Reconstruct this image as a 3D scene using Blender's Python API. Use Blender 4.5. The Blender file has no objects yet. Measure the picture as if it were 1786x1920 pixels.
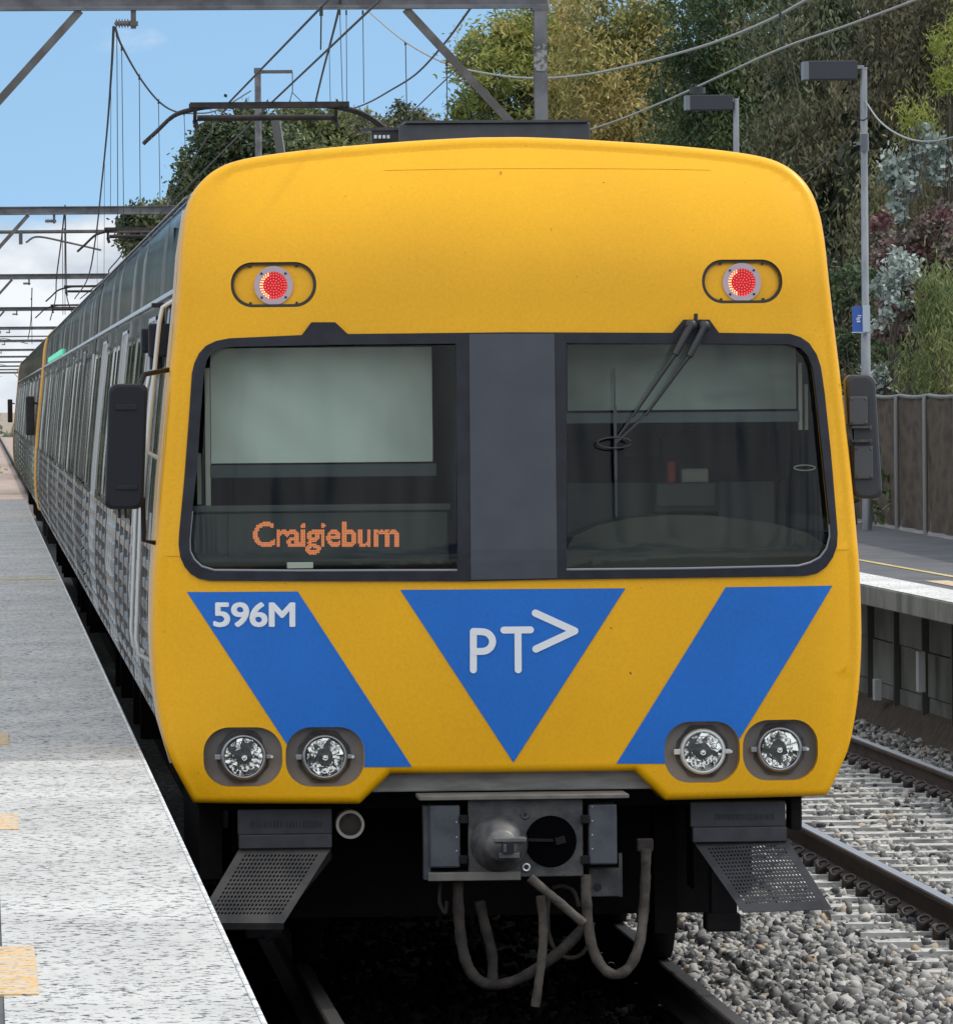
import bpy, bmesh, math, random
import numpy as np
from mathutils import Vector, Matrix
from mathutils.geometry import tessellate_polygon
R = math.radians
sc = bpy.context.scene
# ------------------------------------------------------------------ camera
FPX, PW, PH = 14000.0, 1786.0, 1920.0          # focal length in photo pixels
CAM = Vector((-2.29, -32.3, 2.60))
VPX, VPY, ROLL = -36.0, 757.0, R(0.55)         # where the track direction vanishes
_d = Vector(((VPX-PW/2)/FPX, (PH/2-VPY)/FPX, -1.0)).normalized()
_u = Vector((-math.sin(ROLL), math.cos(ROLL), 0.0))
_u = (_u - _d*_u.dot(_d)).normalized()
_x = _d.cross(_u).normalized()
W2C = Matrix((_x, _d, _u)).transposed()         # columns = world axes seen by the camera
C2W = W2C.transposed()
cd = bpy.data.cameras.new('camera'); cam = bpy.data.objects.new('camera', cd)
sc.collection.objects.link(cam)
cam.matrix_world = Matrix.Translation(CAM) @ C2W.to_4x4()
cd.sensor_fit = 'HORIZONTAL'; cd.sensor_width = 36.0; cd.lens = 36.0*FPX/PW
cd.clip_start = 0.5; cd.clip_end = 3000
sc.camera = cam
def at(px, py, y):
    """point of the photograph's pixel at world depth y"""
    r = C2W @ Vector(((px-PW/2)/FPX, (PH/2-py)/FPX, -1.0))
    return CAM + r*((y-CAM.y)/r.y)
# ------------------------------------------------------------------ light
SUN_EL, SUN_AZ = R(52), R(74)                   # azimuth clockwise from +y: the sun stands to the right of the line
w = bpy.data.worlds.new('World'); sc.world = w; w.use_nodes = True
nt = w.node_tree; N = nt.nodes; L = nt.links
bg = N['Background']; bg.inputs[1].default_value = 0.15
sky = N.new('ShaderNodeTexSky'); sky.sky_type = 'NISHITA'; sky.sun_disc = False
sky.sun_elevation = SUN_EL; sky.sun_rotation = SUN_AZ
tc = N.new('ShaderNodeTexCoord'); sx = N.new('ShaderNodeSeparateXYZ'); L.new(tc.outputs['Generated'], sx.inputs[0])
def mnode(op, a, b=None, c=None, clamp=False, NN=None, LL=None):
    NN = NN or N; LL = LL or L
    m = NN.new('ShaderNodeMath'); m.operation = op; m.use_clamp = clamp
    for i, v in enumerate((a, b, c)):
        if v is None: continue
        if isinstance(v, (int, float)): m.inputs[i].default_value = v
        else: LL.new(v, m.inputs[i])
    return m.outputs[0]
zz = mnode('MULTIPLY_ADD', sx.outputs[2], 2.2, 0.20)
cx = N.new('ShaderNodeCombineXYZ'); L.new(sx.outputs[0], cx.inputs[0]); L.new(sx.outputs[1], cx.inputs[1]); L.new(zz, cx.inputs[2])
nrm = N.new('ShaderNodeVectorMath'); nrm.operation = 'NORMALIZE'; L.new(cx.outputs[0], nrm.inputs[0]); L.new(nrm.outputs[0], sky.inputs[0])
mp = N.new('ShaderNodeMapping'); mp.inputs['Scale'].default_value = (1, 1, 1.8); mp.inputs['Location'].default_value = (0.43, 0.2, 0.1)
L.new(tc.outputs['Generated'], mp.inputs[0])
nz = N.new('ShaderNodeTexNoise'); nz.inputs['Scale'].default_value = 26; nz.inputs['Detail'].default_value = 7; nz.inputs['Roughness'].default_value = .55
L.new(mp.outputs[0], nz.inputs['Vector'])
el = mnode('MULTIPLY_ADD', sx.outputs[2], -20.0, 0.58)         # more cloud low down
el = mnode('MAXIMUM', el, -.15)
def mrange(v, a, b_, c, d):
    r = N.new('ShaderNodeMapRange'); r.interpolation_type = 'SMOOTHSTEP'
    for i, q in enumerate((a, b_, c, d)): r.inputs[i+1].default_value = q
    L.new(v, r.inputs[0]); return r.outputs[0]
el = mnode('ADD', el, mrange(sx.outputs[2], .09, .22, 0, .27))   # extra cloud added out of view to lift the ambient light
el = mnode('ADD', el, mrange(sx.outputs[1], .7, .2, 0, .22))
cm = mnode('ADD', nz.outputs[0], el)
rp = N.new('ShaderNodeMapRange'); rp.interpolation_type = 'SMOOTHSTEP'
rp.inputs[1].default_value = .50; rp.inputs[2].default_value = .68; rp.inputs[3].default_value = 0; rp.inputs[4].default_value = .93
L.new(cm, rp.inputs[0])
nz2 = N.new('ShaderNodeTexNoise'); nz2.inputs['Scale'].default_value = 70; nz2.inputs['Detail'].default_value = 5
L.new(mp.outputs[0], nz2.inputs['Vector'])
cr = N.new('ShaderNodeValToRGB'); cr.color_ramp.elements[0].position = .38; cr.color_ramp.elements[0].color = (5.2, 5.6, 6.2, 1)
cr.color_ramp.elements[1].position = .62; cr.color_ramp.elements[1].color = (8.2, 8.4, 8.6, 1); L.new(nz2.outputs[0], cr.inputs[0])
def tint(src, fac=None, col=None):
    v = N.new('ShaderNodeVectorMath'); v.operation = 'MULTIPLY' if col else 'SCALE'; L.new(src, v.inputs[0])
    if col: v.inputs[1].default_value = col
    else: L.new(fac, v.inputs['Scale'])
    return v.outputs[0]
# low cloud ahead is greyer; the added cloud overhead and behind is bright fill
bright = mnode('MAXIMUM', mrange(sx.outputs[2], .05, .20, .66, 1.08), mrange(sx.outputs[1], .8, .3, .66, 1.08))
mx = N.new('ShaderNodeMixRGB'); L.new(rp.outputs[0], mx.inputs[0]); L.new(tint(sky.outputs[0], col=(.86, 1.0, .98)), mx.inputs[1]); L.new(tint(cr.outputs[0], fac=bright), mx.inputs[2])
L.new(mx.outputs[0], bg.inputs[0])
ld = bpy.data.lights.new('sun', 'SUN'); ld.energy = 1.75; ld.angle = R(1.2); ld.color = (1, .95, .87)
lo = bpy.data.objects.new('sun', ld); sc.collection.objects.link(lo)
sd = Vector((math.sin(SUN_AZ)*math.cos(SUN_EL), math.cos(SUN_AZ)*math.cos(SUN_EL), math.sin(SUN_EL)))
lo.rotation_euler = sd.to_track_quat('Z', 'Y').to_euler()
sc.view_settings.view_transform = 'Standard'; sc.view_settings.look = 'None'
sc.view_settings.exposure = 0.24; sc.view_settings.gamma = 1
# ------------------------------------------------------------------ helpers
def mat(name, col, rough=.6, metal=0., col2=None, nscale=8, ndet=4, nrough=.5, stain=None, tone=None, specks=None, lo=.4, hi=.65, bump=0., bscale=40, spec=.5,
        stretch=(1, 1, 1), emit=None, estr=1., island=None, transl=0., bdist=.01, coat=0.):
    m = bpy.data.materials.new(name); m.use_nodes = True
    NN, LL = m.node_tree.nodes, m.node_tree.links
    b = NN['Principled BSDF']
    b.inputs['Base Color'].default_value = (*col, 1); b.inputs['Roughness'].default_value = rough
    b.inputs['Metallic'].default_value = metal; b.inputs['Specular IOR Level'].default_value = spec
    b.inputs['Coat Weight'].default_value = coat; b.inputs['Coat Roughness'].default_value = .1
    t = NN.new('ShaderNodeTexCoord'); mp = NN.new('ShaderNodeMapping'); mp.inputs['Scale'].default_value = stretch
    LL.new(t.outputs['Object'], mp.inputs[0])
    if island:
        g = NN.new('ShaderNodeNewGeometry'); r = NN.new('ShaderNodeValToRGB')
        while len(r.color_ramp.elements) < len(island): r.color_ramp.elements.new(.5)
        for i, (p, c) in enumerate(island):
            r.color_ramp.elements[i].position = p; r.color_ramp.elements[i].color = (*c, 1)
        LL.new(g.outputs['Random Per Island'], r.inputs[0]); LL.new(r.outputs[0], b.inputs['Base Color'])
    elif col2:
        n = NN.new('ShaderNodeTexNoise'); n.inputs['Scale'].default_value = nscale; n.inputs['Detail'].default_value = ndet; n.inputs['Roughness'].default_value = nrough
        LL.new(mp.outputs[0], n.inputs['Vector'])
        r = NN.new('ShaderNodeValToRGB'); r.color_ramp.elements[0].position = lo; r.color_ramp.elements[1].position = hi
        r.color_ramp.elements[0].color = (*col, 1); r.color_ramp.elements[1].color = (*col2, 1)
        LL.new(n.outputs[0], r.inputs[0]); LL.new(r.outputs[0], b.inputs['Base Color'])
    if tone:
        g = NN.new('ShaderNodeAttribute'); g.attribute_name = 'tone'; r = NN.new('ShaderNodeValToRGB')
        while len(r.color_ramp.elements) < len(tone): r.color_ramp.elements.new(.5)
        for i, (p, c) in enumerate(tone):
            r.color_ramp.elements[i].position = p; r.color_ramp.elements[i].color = (*c, 1)
        LL.new(g.outputs['Fac'], r.inputs[0]); LL.new(r.outputs[0], b.inputs['Base Color'])
    if stain:
        n = NN.new('ShaderNodeTexNoise'); n.inputs['Scale'].default_value = stain[0]; n.inputs['Detail'].default_value = 6
        LL.new(mp.outputs[0], n.inputs['Vector'])
        r = NN.new('ShaderNodeMapRange'); r.inputs[1].default_value = .35; r.inputs[2].default_value = .65; r.inputs[3].default_value = stain[1]; r.inputs[4].default_value = stain[2]
        LL.new(n.outputs[0], r.inputs[0]); v = NN.new('ShaderNodeVectorMath'); v.operation = 'SCALE'
        LL.new(b.inputs['Base Color'].links[0].from_socket, v.inputs[0]); LL.new(r.outputs[0], v.inputs['Scale']); LL.new(v.outputs[0], b.inputs['Base Color'])
    if specks:
        for k, (s_, t_, c_) in enumerate(specks):
            n = NN.new('ShaderNodeTexNoise'); n.inputs['Scale'].default_value = s_; n.inputs['Detail'].default_value = 2; LL.new(mp.outputs[0], n.inputs['Vector'])
            r = NN.new('ShaderNodeMapRange'); r.inputs[1].default_value = t_; r.inputs[2].default_value = t_+.03; LL.new(n.outputs[0], r.inputs[0])
            x = NN.new('ShaderNodeMixRGB'); LL.new(r.outputs[0], x.inputs[0]); LL.new(b.inputs['Base Color'].links[0].from_socket, x.inputs[1]); x.inputs[2].default_value = (*c_, 1); LL.new(x.outputs[0], b.inputs['Base Color'])
    if bump:
        n = NN.new('ShaderNodeTexNoise'); n.inputs['Scale'].default_value = bscale; n.inputs['Detail'].default_value = 5
        LL.new(mp.outputs[0], n.inputs['Vector'])
        bp = NN.new('ShaderNodeBump'); bp.inputs['Strength'].default_value = bump; bp.inputs['Distance'].default_value = bdist
        LL.new(n.outputs[0], bp.inputs['Height']); LL.new(bp.outputs[0], b.inputs['Normal'])
    if emit:
        b.inputs['Emission Color'].default_value = (*emit, 1); b.inputs['Emission Strength'].default_value = estr
    if transl:
        out = NN['Material Output']; tb = NN.new('ShaderNodeBsdfTranslucent'); ms = NN.new('ShaderNodeMixShader'); ms.inputs[0].default_value = transl
        src = b.inputs['Base Color'].links
        if src: LL.new(src[0].from_socket, tb.inputs[0])
        else: tb.inputs[0].default_value = (*col, 1)
        LL.new(b.outputs[0], ms.inputs[1]); LL.new(tb.outputs[0], ms.inputs[2]); LL.new(ms.outputs[0], out.inputs[0])
    return m
def link(o, parent=None):
    sc.collection.objects.link(o)
    if parent: o.parent = parent
    return o
def wloc(o):
    v = Vector((0, 0, 0))
    while o: v += o.location; o = o.parent
    return v
def tag(o, label=None, cat=None, group=None, kind=None):
    for k, v in (('label', label), ('category', cat), ('group', group), ('kind', kind)):
        if v: o[k] = v
    return o
def empty(name, loc, label, cat, group=None):
    o = bpy.data.objects.new(name, None); link(o); o.location = loc
    return tag(o, label, cat, group)
def copy_tree(o, parent=None):
    c = o.copy(); sc.collection.objects.link(c); c.parent = parent
    for ch in list(o.children): copy_tree(ch, c)
    return c
class MB:
    def __init__(s): s.v = []; s.f = []; s.sm = []; s.mi = []; s.cm = 0
    def add(s, vs, fs, smooth=False):
        n = len(s.v); s.v += [tuple(p) for p in vs]
        for f in fs: s.f.append([i+n for i in f]); s.sm.append(smooth); s.mi.append(s.cm)
        return s
    def box(s, x0, x1, y0, y1, z0, z1, bev=0):
        if x0 > x1: x0, x1 = x1, x0
        if y0 > y1: y0, y1 = y1, y0
        if z0 > z1: z0, z1 = z1, z0
        if bev <= 0:
            vs = [(x, y, z) for z in (z0, z1) for y in (y0, y1) for x in (x0, x1)]
            return s.add(vs, [(0, 2, 3, 1), (4, 5, 7, 6), (0, 1, 5, 4), (2, 6, 7, 3), (0, 4, 6, 2), (1, 3, 7, 5)])
        b = bmesh.new(); bmesh.ops.create_cube(b, size=1)
        for v in b.verts: v.co = Vector((x0+(v.co.x+.5)*(x1-x0), y0+(v.co.y+.5)*(y1-y0), z0+(v.co.z+.5)*(z1-z0)))
        bmesh.ops.bevel(b, geom=b.edges[:], offset=bev, segments=2, affect='EDGES', profile=.5)
        b.verts.index_update(); s.add([v.co.copy() for v in b.verts], [[v.index for v in f.verts] for f in b.faces]); b.free(); return s
    def tube(s, pts, r, n=8, smooth=True, cap=True):
        pts = [Vector(p) for p in pts]; m = len(pts)
        rs = r if isinstance(r, (list, tuple)) else [r]*m
        vs = []; fs = []; up = None
        for i, p in enumerate(pts):
            t = (pts[min(i+1, m-1)]-pts[max(i-1, 0)]).normalized()
            if up is None: up = Vector((0, 0, 1)) if abs(t.z) < .9 else Vector((0, 1, 0))
            a = t.cross(up).normalized(); up = a.cross(t).normalized()
            for k in range(n):
                q = 2*math.pi*k/n; vs.append(p+(a*math.cos(q)+up*math.sin(q))*rs[i])
        for i in range(m-1):
            for k in range(n):
                k2 = (k+1) % n; fs.append((i*n+k, i*n+k2, (i+1)*n+k2, (i+1)*n+k))
        s.add(vs, fs, smooth)
        if cap: s.add(vs[:n], [list(range(n))]); s.add(vs[-n:], [list(range(n))[::-1]])
        return s
    def bar(s, p, q, w, h, up=(0, 0, 1)):
        p, q = Vector(p), Vector(q); t = (q-p).normalized(); u = Vector(up)
        if abs(t.dot(u)) > .98: u = Vector((0, 1, 0))
        a = t.cross(u).normalized(); b = a.cross(t).normalized()
        vs = [e+a*i*w/2+b*j*h/2 for e in (p, q) for i, j in ((-1, -1), (1, -1), (1, 1), (-1, 1))]
        return s.add(vs, [(0, 1, 2, 3), (7, 6, 5, 4), (0, 4, 5, 1), (1, 5, 6, 2), (2, 6, 7, 3), (3, 7, 4, 0)])
    def lathe(s, prof, c, axis='y', n=32, smooth=True):
        """prof: (radius, along) pairs"""
        c = Vector(c); vs = []; fs = []
        for r, a in prof:
            for k in range(n):
                q = 2*math.pi*k/n; u, v = r*math.cos(q), r*math.sin(q)
                vs.append(c+Vector({'y': (u, a, v), 'z': (u, v, a), 'x': (a, u, v)}[axis]))
        for i in range(len(prof)-1):
            for k in range(n):
                k2 = (k+1) % n; fs.append((i*n+k, i*n+k2, (i+1)*n+k2, (i+1)*n+k))
        return s.add(vs, fs, smooth)
    def prism(s, poly, y0, y1, plane='xz'):
        """extruded polygon; poly in the plane, y0..y1 along the third axis"""
        def P(a, b, c): return {'xz': (a, c, b), 'xy': (a, b, c), 'yz': (c, a, b)}[plane]
        n = len(poly); vs = [P(a, b, y0) for a, b in poly]+[P(a, b, y1) for a, b in poly]
        return s.add(vs, [list(range(n))[::-1], list(range(n, 2*n))]+[(i, (i+1) % n, n+(i+1) % n, n+i) for i in range(n)])
    def build(s, name, material, parent=None, normals=True):
        me = bpy.data.meshes.new(name); off = wloc(parent) if parent else Vector((0, 0, 0))
        me.from_pydata([(a[0]-off.x, a[1]-off.y, a[2]-off.z) for a in s.v], [], s.f)
        ms = material if isinstance(material, (list, tuple)) else [material]
        for m in ms: me.materials.append(m)
        me.polygons.foreach_set('use_smooth', s.sm); me.polygons.foreach_set('material_index', s.mi)
        if normals:
            b = bmesh.new(); b.from_mesh(me); bmesh.ops.recalc_face_normals(b, faces=b.faces); b.to_mesh(me); b.free()
        me.update(); return link(bpy.data.objects.new(name, me), parent)
def curve_pts(pts, n=24):
    """Catmull-Rom through points"""
    P = [Vector(p) for p in pts]; P = [P[0]*2-P[1]]+P+[P[-1]*2-P[-2]]; out = []
    for i in range(1, len(P)-2):
        for k in range(n):
            t = k/n; a, b, c, d = P[i-1:i+3]
            out.append(.5*((2*b)+(c-a)*t+(2*a-5*b+4*c-d)*t*t+(3*b-a-3*c+d)*t**3))
    out.append(P[-2]); return out
def rrect(x0, x1, z0, z1, r, n=8):
    out = []
    for cx, cz, a0 in ((x1-r, z1-r, 0), (x0+r, z1-r, 90), (x0+r, z0+r, 180), (x1-r, z0+r, 270)):
        for k in range(n+1):
            a = R(a0+90*k/n); out.append((cx+r*math.cos(a), cz+r*math.sin(a)))
    return out
def circ(cx, cz, r, n=32): return [(cx+r*math.cos(2*math.pi*k/n), cz+r*math.sin(2*math.pi*k/n)) for k in range(n)]
def bfill(loops, gx=.05, gz=.05):
    """flat bmesh in the xz plane of the region between the loops, cut by a grid"""
    tris = tessellate_polygon([[Vector((a, b, 0)) for a, b in l] for l in loops])
    flat = [p for l in loops for p in l]
    b = bmesh.new(); vs = [b.verts.new((x, 0, z)) for x, z in flat]
    for t in tris:
        try: b.faces.new([vs[i] for i in t])
        except ValueError: pass
    xs = [p[0] for p in loops[0]]; zs = [p[1] for p in loops[0]]
    for ax, lo_, hi_, st in ((0, min(xs), max(xs), gx), (2, min(zs), max(zs), gz)):
        k = math.ceil(lo_/st)*st
        while k < hi_:
            co = [0, 0, 0]; no = [0, 0, 0]; co[ax] = k+1e-5; no[ax] = 1
            bmesh.ops.bisect_plane(b, geom=b.verts[:]+b.edges[:]+b.faces[:], plane_co=co, plane_no=no, dist=1e-6); k += st
    bmesh.ops.recalc_face_normals(b, faces=b.faces)
    return b
def bm_obj(b, name, material, parent, smooth=True):
    off = wloc(parent) if parent else Vector((0, 0, 0))
    for v in b.verts: v.co -= off
    for f in b.faces: f.smooth = smooth
    me = bpy.data.meshes.new(name); b.to_mesh(me); b.free(); me.materials.append(material)
    return link(bpy.data.objects.new(name, me), parent)
# ------------------------------------------------------------------ materials
YEL = mat('yellow_paint', (.90, .45, .002), .38, col2=(.81, .395, .002), nscale=75, ndet=4, nrough=.7, lo=.35, hi=.68, bump=.10, bscale=160, spec=.35, bdist=.002, stain=(1.3, .95, 1.03), specks=((34, .765, (.10, .055, .01)), (60, .775, (.20, .10, .01))))
BLU = mat('blue_vinyl', (.013, .165, .60), .42, col2=(.016, .140, .52), nscale=60, ndet=5, nrough=.7, lo=.38, hi=.66, spec=.3, stain=(2, .93, 1.04))
WHV = mat('white_vinyl', (.80, .82, .84), .35)
BLK = mat('black_rubber', (.012, .013, .02), .45, spec=.3, col2=(.02, .021, .03), nscale=12, bump=.05, bscale=120)
PANEL = mat('charcoal_panel', (.040, .046, .060), .42, col2=(.048, .054, .07), nscale=6)
STEEL = mat('stainless_steel', (.13, .132, .12), .10, 1., col2=(.50, .51, .49), nscale=2.2, ndet=5, lo=.44, hi=.58, bump=.09, bscale=2.4, stretch=(1, .8, .10), bdist=.006)  # pale streaks put the skin's oil-canning reflections into the colour
RIBS = mat('ribbed_steel', (.50, .49, .46), .17, 1., col2=(.12, .095, .075), nscale=5, ndet=8, lo=.40, hi=.62, stretch=(1, 1, 2), bump=.12, bscale=5, bdist=.008)
TRIM = mat('bright_trim', (.62, .62, .60), .35, 1.)
ROOF = mat('roof_grey', (.20, .20, .20), .6, col2=(.12, .12, .12), nscale=3)
DGL = mat('dark_side_glass', (.012, .015, .017), .04, spec=.25, col2=(.03, .035, .035), nscale=2, stretch=(1, .5, 2))
DIRT = mat('dirty_underframe', (.020, .018, .018), .85, spec=.15, col2=(.014, .014, .016), nscale=9, bump=.4, bscale=30)
GRIME = mat('grimy_grey_steel', (.090, .088, .086), .6, .2, col2=(.042, .043, .048), nscale=11, bump=.3, bscale=60)
HEADS = mat('headstock_grey', (.30, .295, .28), .6, col2=(.20, .195, .185), nscale=6, stretch=(1, 1, 4))
STEPM = mat('step_dark_steel', (.055, .058, .067), .5, .4, col2=(.045, .045, .05), nscale=14)
PERF = mat('perforated_dusty_steel', (.105, .098, .090), .65, .2, col2=(.055, .053, .055), nscale=7)
PERFD = mat('perforated_black_steel', (.040, .042, .047), .55, .3, col2=(.022, .023, .027), nscale=9)
HOSE = mat('dusty_hose', (.052, .043, .036), .9, col2=(.022, .019, .017), nscale=14, bump=.4, bscale=90)
HOSEL = mat('pale_dusty_hose', (.105, .090, .075), .9, col2=(.040, .034, .029), nscale=14, bump=.4, bscale=90)
CHROME = mat('lamp_reflector', (.88, .88, .86), .06, 1.)
RING = mat('lamp_ring_steel', (.30, .30, .31), .4, .9)
RINGB = mat('lamp_ring_pale', (.62, .64, .63), .45, .3)
POCK = mat('pocket_grey', (.20, .20, .205), .6, col2=(.26, .26, .262), nscale=5)
BOLT = mat('bolt_dark', (.02, .018, .016), .5)
LAMPRING = mat('tail_ring_aluminium', (.52, .42, .46), .45, .3)
REDL = mat('red_lamp_base', (.45, .0, .004), .3, emit=(.8, .0, .01), estr=.15)
LED = mat('red_led', (.9, .1, .1), .4, emit=(1, .14, .14), estr=.75)
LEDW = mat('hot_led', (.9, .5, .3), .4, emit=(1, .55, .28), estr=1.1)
AMBER = mat('amber_led', (.5, .15, .04), .5, emit=(1, .27, .09), estr=.55)
BLIND = mat('roller_blind', (.60, .66, .61), .95, spec=.1, col2=(.46, .51, .47), nscale=1.6, ndet=3, stretch=(1.6, 1, .8))
INT = mat('cab_interior_dark', (.016, .022, .022), .7)
INTG = mat('cab_interior_grey', (.048, .052, .052), .7)
DESK = mat('cab_desk', (.062, .062, .053), .8, spec=.2)
SEAT = mat('seat_black', (.004, .006, .009), .8, spec=.15)
CREAM = mat('cream_plastic', (.42, .43, .36), .6)
ORNG = mat('red_orange_plastic', (.45, .06, .03), .6)
def glass(name, tint, ref=1.0):
    m = bpy.data.materials.new(name); m.use_nodes = True; NN, LL = m.node_tree.nodes, m.node_tree.links
    NN.remove(NN['Principled BSDF']); o = NN['Material Output']
    t = NN.new('ShaderNodeBsdfTransparent'); t.inputs[0].default_value = (*tint, 1)
    g = NN.new('ShaderNodeBsdfGlossy'); g.inputs['Roughness'].default_value = .03
    f = NN.new('ShaderNodeFresnel'); f.inputs[0].default_value = 1.52; x = NN.new('ShaderNodeMixShader')
    k = NN.new('ShaderNodeMath'); k.operation = 'MULTIPLY'; k.inputs[1].default_value = ref; LL.new(f.outputs[0], k.inputs[0]); LL.new(k.outputs[0], x.inputs[0]); LL.new(t.outputs[0], x.inputs[1]); LL.new(g.outputs[0], x.inputs[2]); LL.new(x.outputs[0], o.inputs[0])
    return m
LENS = glass('lamp_lens', (.97, .97, .96), .6)
GLASS = glass('windscreen_glass', (.86, .92, .89), .5)   # slightly green; reflection turned down so the cab stays dark
# ------------------------------------------------------------------ the train's front surface
def S(x, z):
    y = .12*(abs(x)/1.5)**2.4+.07*max(0, (abs(x)-1.15)/.37)**2.4
    if z > 1.93: y += (z-1.93)*.085
    if z > 3.05: y += .30*((z-3.05)/.70)**2.2
    if z < 1.45: y += .012*((1.45-z)/.5)**2
    return y
def fxz(px, py, dy=0.):
    y = 0.1
    for _ in range(6):
        p = at(px, py, y); y = S(p.x, p.z)+dy
    return (p.x, p.z)
def F(px, py): return fxz(px, py)
def FL(l): return [fxz(a, b) for a, b in l]
train = empty('commuter_train', (0, 0, 0), 'yellow fronted silver electric train standing at the left platform', 'train')
side_px = [(1552, 1480), (1584, 1410), (1598, 1350), (1607, 1280), (1611, 1190), (1608, 1080), (1602, 1000), (1593, 900), (1582, 800),
           (1571, 700), (1559, 600), (1550, 520), (1543, 455), (1534, 405), (1520, 365), (1499, 335), (1470, 312), (1430, 296), (1360, 284), (1250, 273), (1100, 263)]
side = [fxz(a, b, .08) for a, b in side_px]
ZT = fxz(961, 258, .08)[1]
right = [tuple(p.xz) for p in curve_pts([(a, 0, b) for a, b in side]+[(0.12, 0, ZT-.001), (0, 0, ZT)], 4)]
right[-1] = (0, ZT); right = [p for i, p in enumerate(right) if p[0] > .02 or i == len(right)-1]
zb = .5*(F(1546, 1494)[1]+F(359, 1508)[1])+.004; zn = .5*(F(731, 1451)[1]+F(1189, 1447)[1])
bxo = right[0][0]-.012
bot = [(bxo, zb), (.5*(F(1246, 1500)[0]-F(672, 1510)[0]), zb-.008), (.5*(F(1189, 1447)[0]-F(731, 1451)[0]), zn)]
half = [bot[2], bot[1], bot[0]]+right
OUT = half+[(-a, b) for a, b in half[::-1] if a > 0]       # counter-clockwise seen from the front's +y side
nO = len(OUT)
def onorm(i):
    a, b, c = OUT[i-1], OUT[i], OUT[(i+1) % nO]
    t1 = Vector((b[0]-a[0], b[1]-a[1])).normalized(); t2 = Vector((c[0]-b[0], c[1]-b[1])).normalized()
    t = (t1+t2).normalized(); k = 1/max(.45, t.dot(t1)); return Vector((t.y, -t.x))*k
def rad(p): return .035 if p[1] < zn+.01 else (.04 if p[1] < 1.2 else .048)
INN = []
for i, p in enumerate(OUT):
    n = onorm(i); r = rad(p)
    if p[1] >= 1.0 and p[1] < 1.35: r = .04+.008*(p[1]-1.0)/.35
    INN.append((p[0]-n.x*r, p[1]-n.y*r))
def stad(cx, cz, hw, r): return rrect(cx-hw, cx+hw, cz-r, cz+r, r-.0005, 10)
def pxrect(x0, x1, y0, y1, r, n=8):
    (a, d), (c, b) = F(x0, y0), F(x1, y1); return rrect(a, c, b, d, r, n)
tl1 = pxrect(432, 593.5, 492, 575, .094, 12); tl2 = pxrect(1314.5, 1467, 486.8, 568, .092, 12)
hp = [pxrect(381, 530, 1364, 1475, .112, 10), pxrect(535, 683.5, 1364, 1475, .112, 10),
      pxrect(1245, 1387, 1354, 1467, .112, 10), pxrect(1392, 1533, 1351, 1462, .112, 10)]
def smooth_loop(l, n=4):
    """closed pixel loop whose items may be ('c', x, y) = sharp corner or (x, y) = smooth"""
    return FL([p[-2:] for p in l])
gl_px = [(854, 644), (640, 646), (440, 650), (413, 653), (398, 660), (388, 674), (382, 700), (375, 790), (370, 870), (360, 960), (355, 1015),
         (356, 1035), (364, 1051), (378, 1064), (402, 1071), (560, 1072), (857.5, 1071)]
gr_px = [(1061, 1070), (1061.5, 860), (1061, 643), (1270, 643.5), (1478, 645), (1500, 652), (1514, 667), (1523, 690), (1530, 745), (1542, 860), (1555, 985), (1556, 1006),
         (1550, 1030), (1537, 1047), (1518, 1057), (1496, 1063), (1280, 1068)]
bo_px = [(960, 622.7), (651.5, 626), (628, 604), (583.5, 604), (565.5, 628), (430, 634), (405, 639), (386, 648), (373, 662), (364, 681), (359.5, 700), (354, 782), (345, 900),
         (335.5, 1000), (334.5, 1022), (338, 1045), (346, 1063), (357, 1076), (372, 1085), (392, 1089), (879, 1090), (1044, 1086.5), (1508, 1080), (1531, 1075), (1548, 1063), (1561, 1044), (1568, 1024), (1569.5, 1000),
         (1557, 850), (1545, 736), (1538, 688), (1530, 664), (1516, 643), (1500, 632), (1480, 625.5), (1347, 623.7), (1329, 599), (1280.5, 599), (1260, 623.7)]
GLL, GRL, BO = FL(gl_px), FL(gr_px), FL(bo_px)
def grow(l, d):
    c = Vector((sum(p[0] for p in l)/len(l), sum(p[1] for p in l)/len(l))); o = []
    for p in l:
        v = Vector(p)-c; o.append((p[0]+math.copysign(d, v.x), p[1]+math.copysign(d, v.y)))
    return o
# --- yellow shell
b = bfill([INN, grow(GLL, .006), grow(GRL, .006), tl1, tl2]+hp, .045, .045)
for v in b.verts: v.co.y = S(v.co.x, v.co.z)
bmesh.ops.remove_doubles(b, verts=b.verts, dist=1e-5)
be = [e for e in b.edges if e.is_boundary]
def near_inn(x, z):
    best = (9, 0, 0)
    for i in range(nO):
        a, c = INN[i], INN[(i+1) % nO]; dx, dz = c[0]-a[0], c[1]-a[1]; l2 = dx*dx+dz*dz or 1e-9
        t = min(1, max(0, ((x-a[0])*dx+(z-a[1])*dz)/l2)); d = math.hypot(a[0]+dx*t-x, a[1]+dz*t-z)
        if d < best[0]: best = (d, i, t)
    return best
outer, holes = [], []
for e in be:
    m = (e.verts[0].co+e.verts[1].co)/2; (outer if near_inn(m.x, m.z)[0] < .004 else holes).append(e)
for e in holes: e.smooth = False
ret = bmesh.ops.extrude_edge_only(b, edges=holes)
for g in ret['geom']:
    if isinstance(g, bmesh.types.BMEdge): g.smooth = False
for v in [g for g in ret['geom'] if isinstance(g, bmesh.types.BMVert)]: v.co.y += .11
cur = outer; info = {}
BACK = .80
steps = [18, 36, 54, 72, 90, 'b']
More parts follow.
